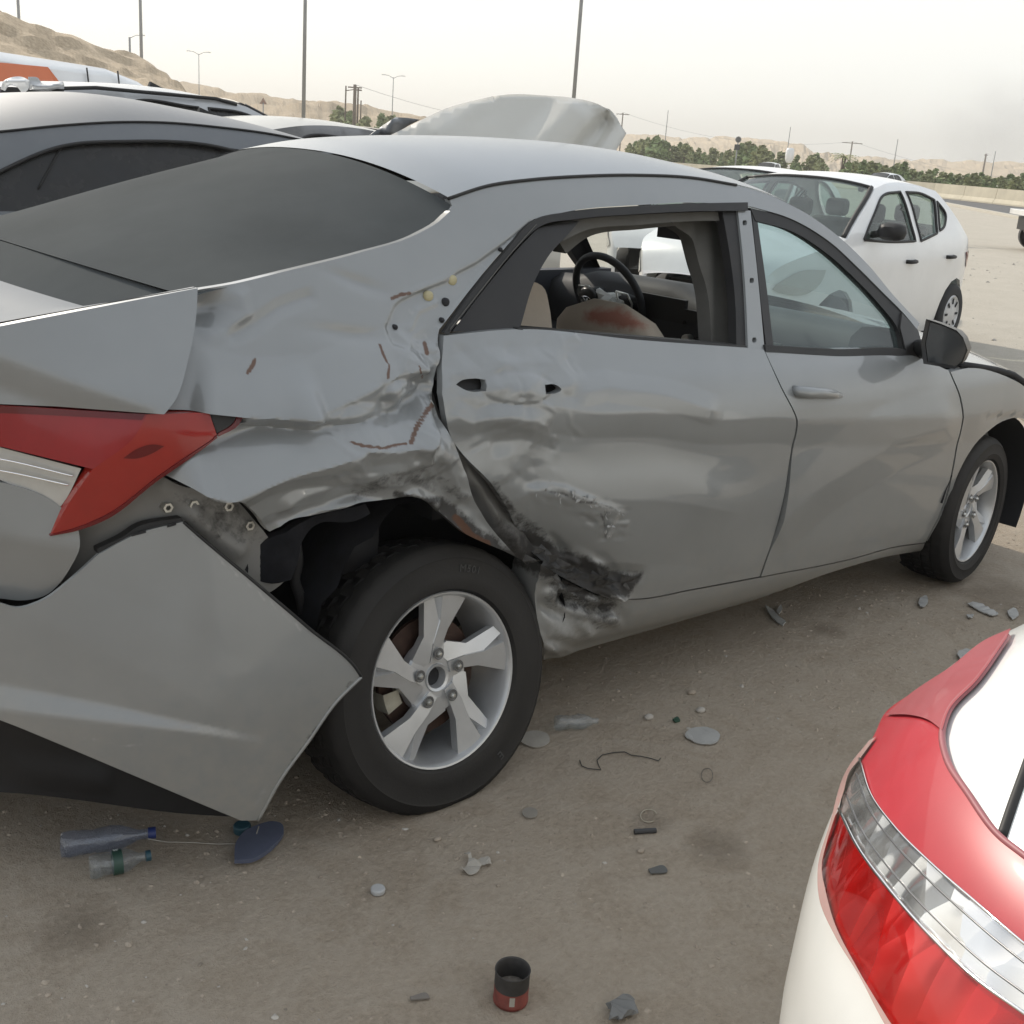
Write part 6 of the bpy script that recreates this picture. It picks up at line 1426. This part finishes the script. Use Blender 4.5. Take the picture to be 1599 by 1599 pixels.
ncast('gasket_corner',[(1561,1304,1),(1600,1330,1),(1640,1360,1),(1599,1338),(1566,1312,1)],M_black,.009,5,bod)
for x in(-.02,2.6): MB().lathe([(.2,0),(.30,.01),(.32,-.02),(.32,-.2),(.2,-.2)],28,Matrix.Translation((x+.35,-2.30,.32))@Matrix.Rotation(math.pi,4,'Z')).build('wheel',M_rubf,NR,True)
# ------------------------------------------------------------------ litter on the ground
def G(px,py,h=0.): 
    p=onZ(px,py,h); return p
M_pet=glass('clear_bottle_plastic',(.88,.91,.92),.05,dust=.09,dustc=(.55,.57,.60)); M_petb=glass('blue_bottle_plastic',(.84,.88,.95),.06,dust=.09,dustc=(.42,.47,.60)); M_capb=simple('blue_cap',(.02,.035,.14),.45); M_teal=simple('teal_cap',(.02,.06,.08),.45); M_lab=simple('green_bottle_label',(.025,.06,.045),.5)
M_wlab=simple('white_label_print',(.55,.58,.55),.6)
def bottle(a,b,R,mat,capm,label,cat='bottle',dent=0.,band=True,name='plastic_bottle'):
    a=Vector(a);b=Vector(b); d=(b-a); L_=d.length; d.normalize(); up=Vector((0,0,1)); sd_=d.cross(up).normalized()
    e=empty(name,a,label,cat); prof=[(.02,.55),(.03,.92),(.12,1.),(.20,.97),(.22,.92),(.24,1.),(.36,.98),(.38,.93),(.40,1.),(.55,1.),(.66,.92),(.76,.66),(.84,.40),(.90,.36),(.93,.42),(.945,.36),(.96,.36)]
    V=[];n=18; r_=np.random.RandomState(int(a.x*100)%97)
    for t,rr_ in prof:
        for k in range(n):
            q=2*math.pi*k/n; dr=1-dent*max(0,math.sin(q*2+t*11))*(1 if t<.8 else 0)*r_.uniform(.5,1)
            V.append(tuple(a+d*L_*t+(sd_*math.cos(q)+up*math.sin(q))*R*rr_*dr+up*R))
    F=[(i*n+k,i*n+(k+1)%n,(i+1)*n+(k+1)%n,(i+1)*n+k) for i in range(len(prof)-1) for k in range(n)]+[tuple(range(n))[::-1]]
    mk('bottle_body',V,F,mat,e)
    if capm:
        c0=a+d*L_*.955+up*R; MB().tube([c0,c0+d*L_*.085],R*.46,16).build('cap',capm,e,sh=40)
    if band:
        A_=[];
        for t in(.40,.56):
            for k in range(n): q=2*math.pi*k/n; A_.append(tuple(a+d*L_*t+(sd_*math.cos(q)+up*math.sin(q))*R*1.015+up*R))
        lb=mk('bottle_label',A_,[(k,(k+1)%n,n+(k+1)%n,n+k) for k in range(n)],M_lab,e)
        # pale emblem strokes on the label: a small W-shaped mark
        for (u0,v0,u1,v1) in((.43,.1,.445,-.25),(.445,-.25,.465,.02),(.465,.02,.485,-.25),(.485,-.25,.505,.1)):
            P=[]
            for t,q in((u0,2.0+v0),(u1,2.0+v1)): P.append(tuple(a+d*L_*t+(sd_*math.cos(q)+up*math.sin(q))*R*1.03+up*R))
            MB().tube(P,.0012,4).build('label_mark',M_wlab,lb)
    return e
bottle(G(138,1372),G(232,1352),.026,M_pet,M_teal,'clear water bottle with dark green label and teal cap lying under the bumper',dent=.25)
bottle(G(92,1338),G(238,1318),.029,M_petb,M_capb,'bluish plastic bottle lying behind the clear labelled bottle',dent=.22,band=False)
bottle(G(864,1140),G(936,1136),.022,M_pet,None,'crushed clear plastic bottle lying beside the rear wheel',dent=.3,band=False)
def flat(name,poly,mat,label,cat,h=.004,th=.004,wav=.0,group=None,sp=None):
    P=np.array([G(*p[:2])[:2] for p in dens([(*p,) for p in poly],4)]); c=P.mean(0); sp=sp or max(.004,np.ptp(P)/14)
    P2,T=tri2d(P,sp); r=np.random.RandomState(len(label)); z=h+wav*np.abs(np.sin(P2[:,0]*130+P2[:,1]*70)+np.cos(P2[:,1]*160-P2[:,0]*40))*.5
    V=np.c_[P2,z]; nz=np.cross(V[T[:,1]]-V[T[:,0]],V[T[:,2]]-V[T[:,0]])[:,2]; T=T.copy(); T[nz<0]=T[nz<0][:,[0,2,1]]
    o=mk(name,V,T.tolist(),mat,smooth=False,loc=(c[0],c[1],0)); m=o.modifiers.new('thick','SOLIDIFY'); m.thickness=th; m.offset=1; tag(o,label,cat,group); return o
M_paper=simple('dirty_paper',(.34,.315,.275),.9,var=.15,bmp=.2); M_plas=simple('pale_plastic_scrap',(.34,.335,.32),.6,var=.12); M_slip=simple('blue_foam',(.075,.085,.125),.8,var=.15,bmp=.2); M_cap=simple('grey_white_lid',(.38,.38,.375),.6)
flat('shoe_insole',[(366,1356,1),(368,1330),(380,1312),(404,1300),(428,1295),(441,1300),(443,1310),(434,1325),(416,1342),(394,1354)],M_slip,'blue-grey foam insole lying under the bumper\'s corner','insole',.012,.010)
bc=G(378,1300); o=MB().tube([(bc[0],bc[1],.002),(bc[0],bc[1],.022)],.020,18).build('bottle_cap',M_teal,loc=(bc[0],bc[1],0),sh=40); tag(o,'dark teal bottle cap lying beside the blue foam insole','cap'); bevel(o,.003)
P=[tuple(G(x,y)+np.array([0,0,z])) for x,y,z in((232,1328,.03),(260,1322,.012),(300,1319,.006),(340,1321,.005),(372,1322,.008),(400,1316,.02),(404,1308,.03))]
tag(MB().tube(dens([(p[0]*1000,p[1]*1000) for p in P],6,False).tolist() and P,.0014,5).build('cord_scrap',M_paper,loc=P[0],smooth=True),'thin pale cord stretched from the bottle to the foam insole','cord')
wc=G(590,1394); o=MB().tube([(wc[0],wc[1],.001),(wc[0],wc[1],.013)],.016,20).build('bottle_cap',M_cap,loc=(wc[0],wc[1],0),sh=40); bevel(o,.003); tag(o,'round grey-white bottle cap lying on bare dirt beside the crumpled paper','cap')
flat('crumpled_paper',[(718,1364,1),(728,1356),(732,1346),(724,1336,1),(732,1338),(742,1350),(752,1343),(764,1346),(767,1356,1),(760,1355),(752,1354),(748,1364),(738,1369),(724,1366)],M_paper,'small crumpled star-shaped scrap of dirty paper on the dirt','paper',.004,.002,.012)
# open tin can
cc=G(797,1562); CAN=empty('tin_can',(cc[0],cc[1],0),'rusty red tin can standing open and half full of dirt','can'); A=Matrix.Translation((cc[0],cc[1],0))@Matrix.Rotation(math.radians(-90),4,'X')
M_canr=simple('rusty_red_tin',(.20,.035,.028),.5,metal=.2,var=.5,scale=25,dust=.2); M_canb=simple('charred_tin',(.035,.032,.03),.7,var=.4,scale=30)
def canl(prof): return MB().lathe([(r,-z) for r,z in prof],36,Matrix.Translation((cc[0],cc[1],0))@Matrix.Rotation(math.radians(90),4,'X'))
canl([(.030,.001),(.0335,.003),(.034,.010),(.033,.012),(.0335,.034),(.0325,.037)]).build('can_side',M_canr,CAN,True); canl([(.0328,.036),(.0335,.042),(.0332,.068),(.0345,.071),(.0338,.073),(.0315,.070),(.0312,.025)]).build('can_rim',M_canb,CAN,True)
canl([(.0312,.030),(.02,.034),(.001,.031)]).build('can_dirt',M_dirt,CAN,True)
o=MB().add([(cc[0]-.0338*math.cos(a),cc[1]-.0338*math.sin(a),z) for a in np.linspace(.75,1.05,4) for z in(.014,.034)],[(0,2,3,1),(2,4,5,3),(4,6,7,5)]).build('label_patch',M_paper,CAN)
flat('plastic_disc',[(1069,1150),(1078,1141),(1096,1138),(1114,1142),(1124,1152),(1120,1161),(1104,1165),(1086,1162)],M_plas,'pale oval plastic disc lying on the dirt by itself','disc',.003,.003,.003)
flat('paper_lid',[(812,1158),(822,1146),(840,1144),(856,1150),(858,1160),(846,1168),(828,1168)],M_paper,'flat dirty rounded scrap pressed against the rear tyre','scrap',.003,.003)
flat('round_lid',[(815,1271),(820,1265),(830,1264),(839,1269),(838,1277),(828,1280),(818,1277)],simple('dull_lid',(.22,.20,.17),.7),'round embossed can lid lying below the rear tyre','lid',.003,.003)
P=[tuple(G(x,y)+np.array([0,0,.004])) for x,y in((905,1189),(908,1198),(918,1202),(938,1204),(934,1196),(932,1189),(940,1181),(958,1177),(975,1176),(985,1181),(1000,1183),(1015,1186),(1028,1190),(1031,1186))]
tag(MB().tube(P,.0015,5).build('wire_scrap',simple('dark_wire',(.035,.033,.03),.6),loc=P[0],smooth=True),'thin dark bent wire lying between rear wheel and pale disc','wire')
o=MB().tube([G(990,1302)+np.array([0,0,.006]),G(1024,1300)+np.array([0,0,.006])],.0065,8).build('metal_bolt',simple('dark_bolt',(.03,.03,.032),.5),loc=G(990,1302),sh=40); tag(o,'short dark bolt lying below the thin wire ring','bolt')
P=[tuple(G(1013+13*math.cos(a),1276+10*math.sin(a))+np.array([0,0,.004])) for a in np.linspace(.9,6.0,22)]
tag(MB().tube(P,.0011,5).build('wire_ring',simple('pale_wire',(.42,.38,.30),.6),loc=P[0],smooth=True),'pale open wire ring on an oily stain','ring')
P=[tuple(G(1104+9*math.cos(a),1212+11*math.sin(a))+np.array([0,0,.003])) for a in np.linspace(0,6.28,18)]
tag(MB().tube(P,.0008,5).build('wire_loop',simple('dull_wire',(.10,.09,.08),.6),loc=P[0],smooth=True),'thin dull wire loop lying below the pale disc','loop')
for pts,lab in(([(1194,950,1),(1204,953),(1216,966),(1227,975),(1222,980,1),(1208,970)],'splintered grey trim shard lying below the front door'),
  ([(1212,957,1),(1219,948),(1221,954,1),(1216,962)],'tiny splinter sticking beside the grey trim shard'),
  ([(1436,938),(1446,933),(1448,944),(1440,952),(1434,948)],'broken pale plastic chip beside a dark stain below the front wheel'),
  ([(1510,946,1),(1522,944),(1542,952),(1558,962),(1548,965,1),(1528,956)],'long pale broken plastic strip in front of the front wheel'),
  ([(1572,958,1),(1584,953),(1590,964),(1580,970)],'triangular pale plastic chip past the long broken strip'),
  ([(1508,963,1),(1520,964),(1515,969)],'very small white chip below the long broken strip'),
  ([(1494,1024),(1506,1017),(1520,1022),(1514,1032),(1500,1034)],'bluish white plastic piece near the red lamp\'s tip')):
    flat('plastic_shard',pts,M_plas,lab,'shard',.004,.004,.006)
for (x,y,s,lab) in((1080,1083,.012,'round dark stone lying near the sill of the front door'),(1013,1122,.013,'rounded beige stone beside the small green chip'),(1094,1111,.013,'beige stone between the sill and the pale disc'),(683,1312,.008,'pale oval pebble below the rear tyre'),(1000,1330,.008,'beige pebble under the short dark bolt')):
    p=G(x,y); bm=bmesh.new(); bmesh.ops.create_icosphere(bm,subdivisions=2,radius=1)
    for v in bm.verts: v.co*=1+.18*mn.noise(v.co*1.7+Vector((x,y,0))); v.co.z*=.6; v.co.x*=1.3
    me=bpy.data.meshes.new('stone'); bm.to_mesh(me); bm.free(); me.materials.append(M_peb2 if s>.012 else M_peb); me.polygons.foreach_set('use_smooth',[True]*len(me.polygons))
    o=bpy.data.objects.new('loose_stone',me); col.objects.link(o); o.location=(p[0],p[1],s*.4); o.scale=(s,)*3; tag(o,lab,'stone')
flat('plastic_chip',[(1050,1126,1),(1058,1122),(1062,1128,1),(1054,1130)],simple('green_chip',(.03,.075,.05),.5),'small dark green plastic chip between two beige stones','chip',.003,.004)
flat('metal_strip',[(640,1560,1),(668,1556),(671,1562,1),(642,1565,1)],simple('dull_strip',(.17,.15,.13),.7),'thin flat strip of metal near the tin can','strip',.003,.003)
flat('slate_chip',[(1012,1360,1),(1038,1356),(1042,1362),(1016,1367,1)],simple('slate',(.10,.10,.095),.8),'flat dark slate chip below the oily stain','stone chip',.003,.003)
flat('rubble_chip',[(950,1580,1),(965,1566),(982,1568),(990,1584),(975,1596),(956,1594)],simple('grey_rubble',(.16,.16,.155),.9,bmp=.4),'grey rubble piece lying near the tin can','stone chip',.004,.012,.01)
# ------------------------------------------------------------------ dusty air
def haze(den):
    V=[(x,y,z) for x in(-720,1850) for y in(-520,1850) for z in(-2.,60.)]
    o=mk('haze',V,[(0,1,3,2),(4,6,7,5),(0,4,5,1),(2,3,7,6),(0,2,6,4),(1,5,7,3)],None,smooth=False)
    m=bpy.data.materials.new('dusty_air'); m.use_nodes=True; t=m.node_tree; t.nodes.clear(); out=N(t,'ShaderNodeOutputMaterial'); pv=N(t,'ShaderNodeVolumePrincipled'); pv.inputs['Color'].default_value=(.93,.91,.86,1); pv.inputs['Density'].default_value=den; pv.inputs['Anisotropy'].default_value=.3
    t.links.new(pv.outputs[0],out.inputs['Volume']); o.data.materials.clear(); o.data.materials.append(m); tag(o,kind='stuff'); return o
haze(.0009)
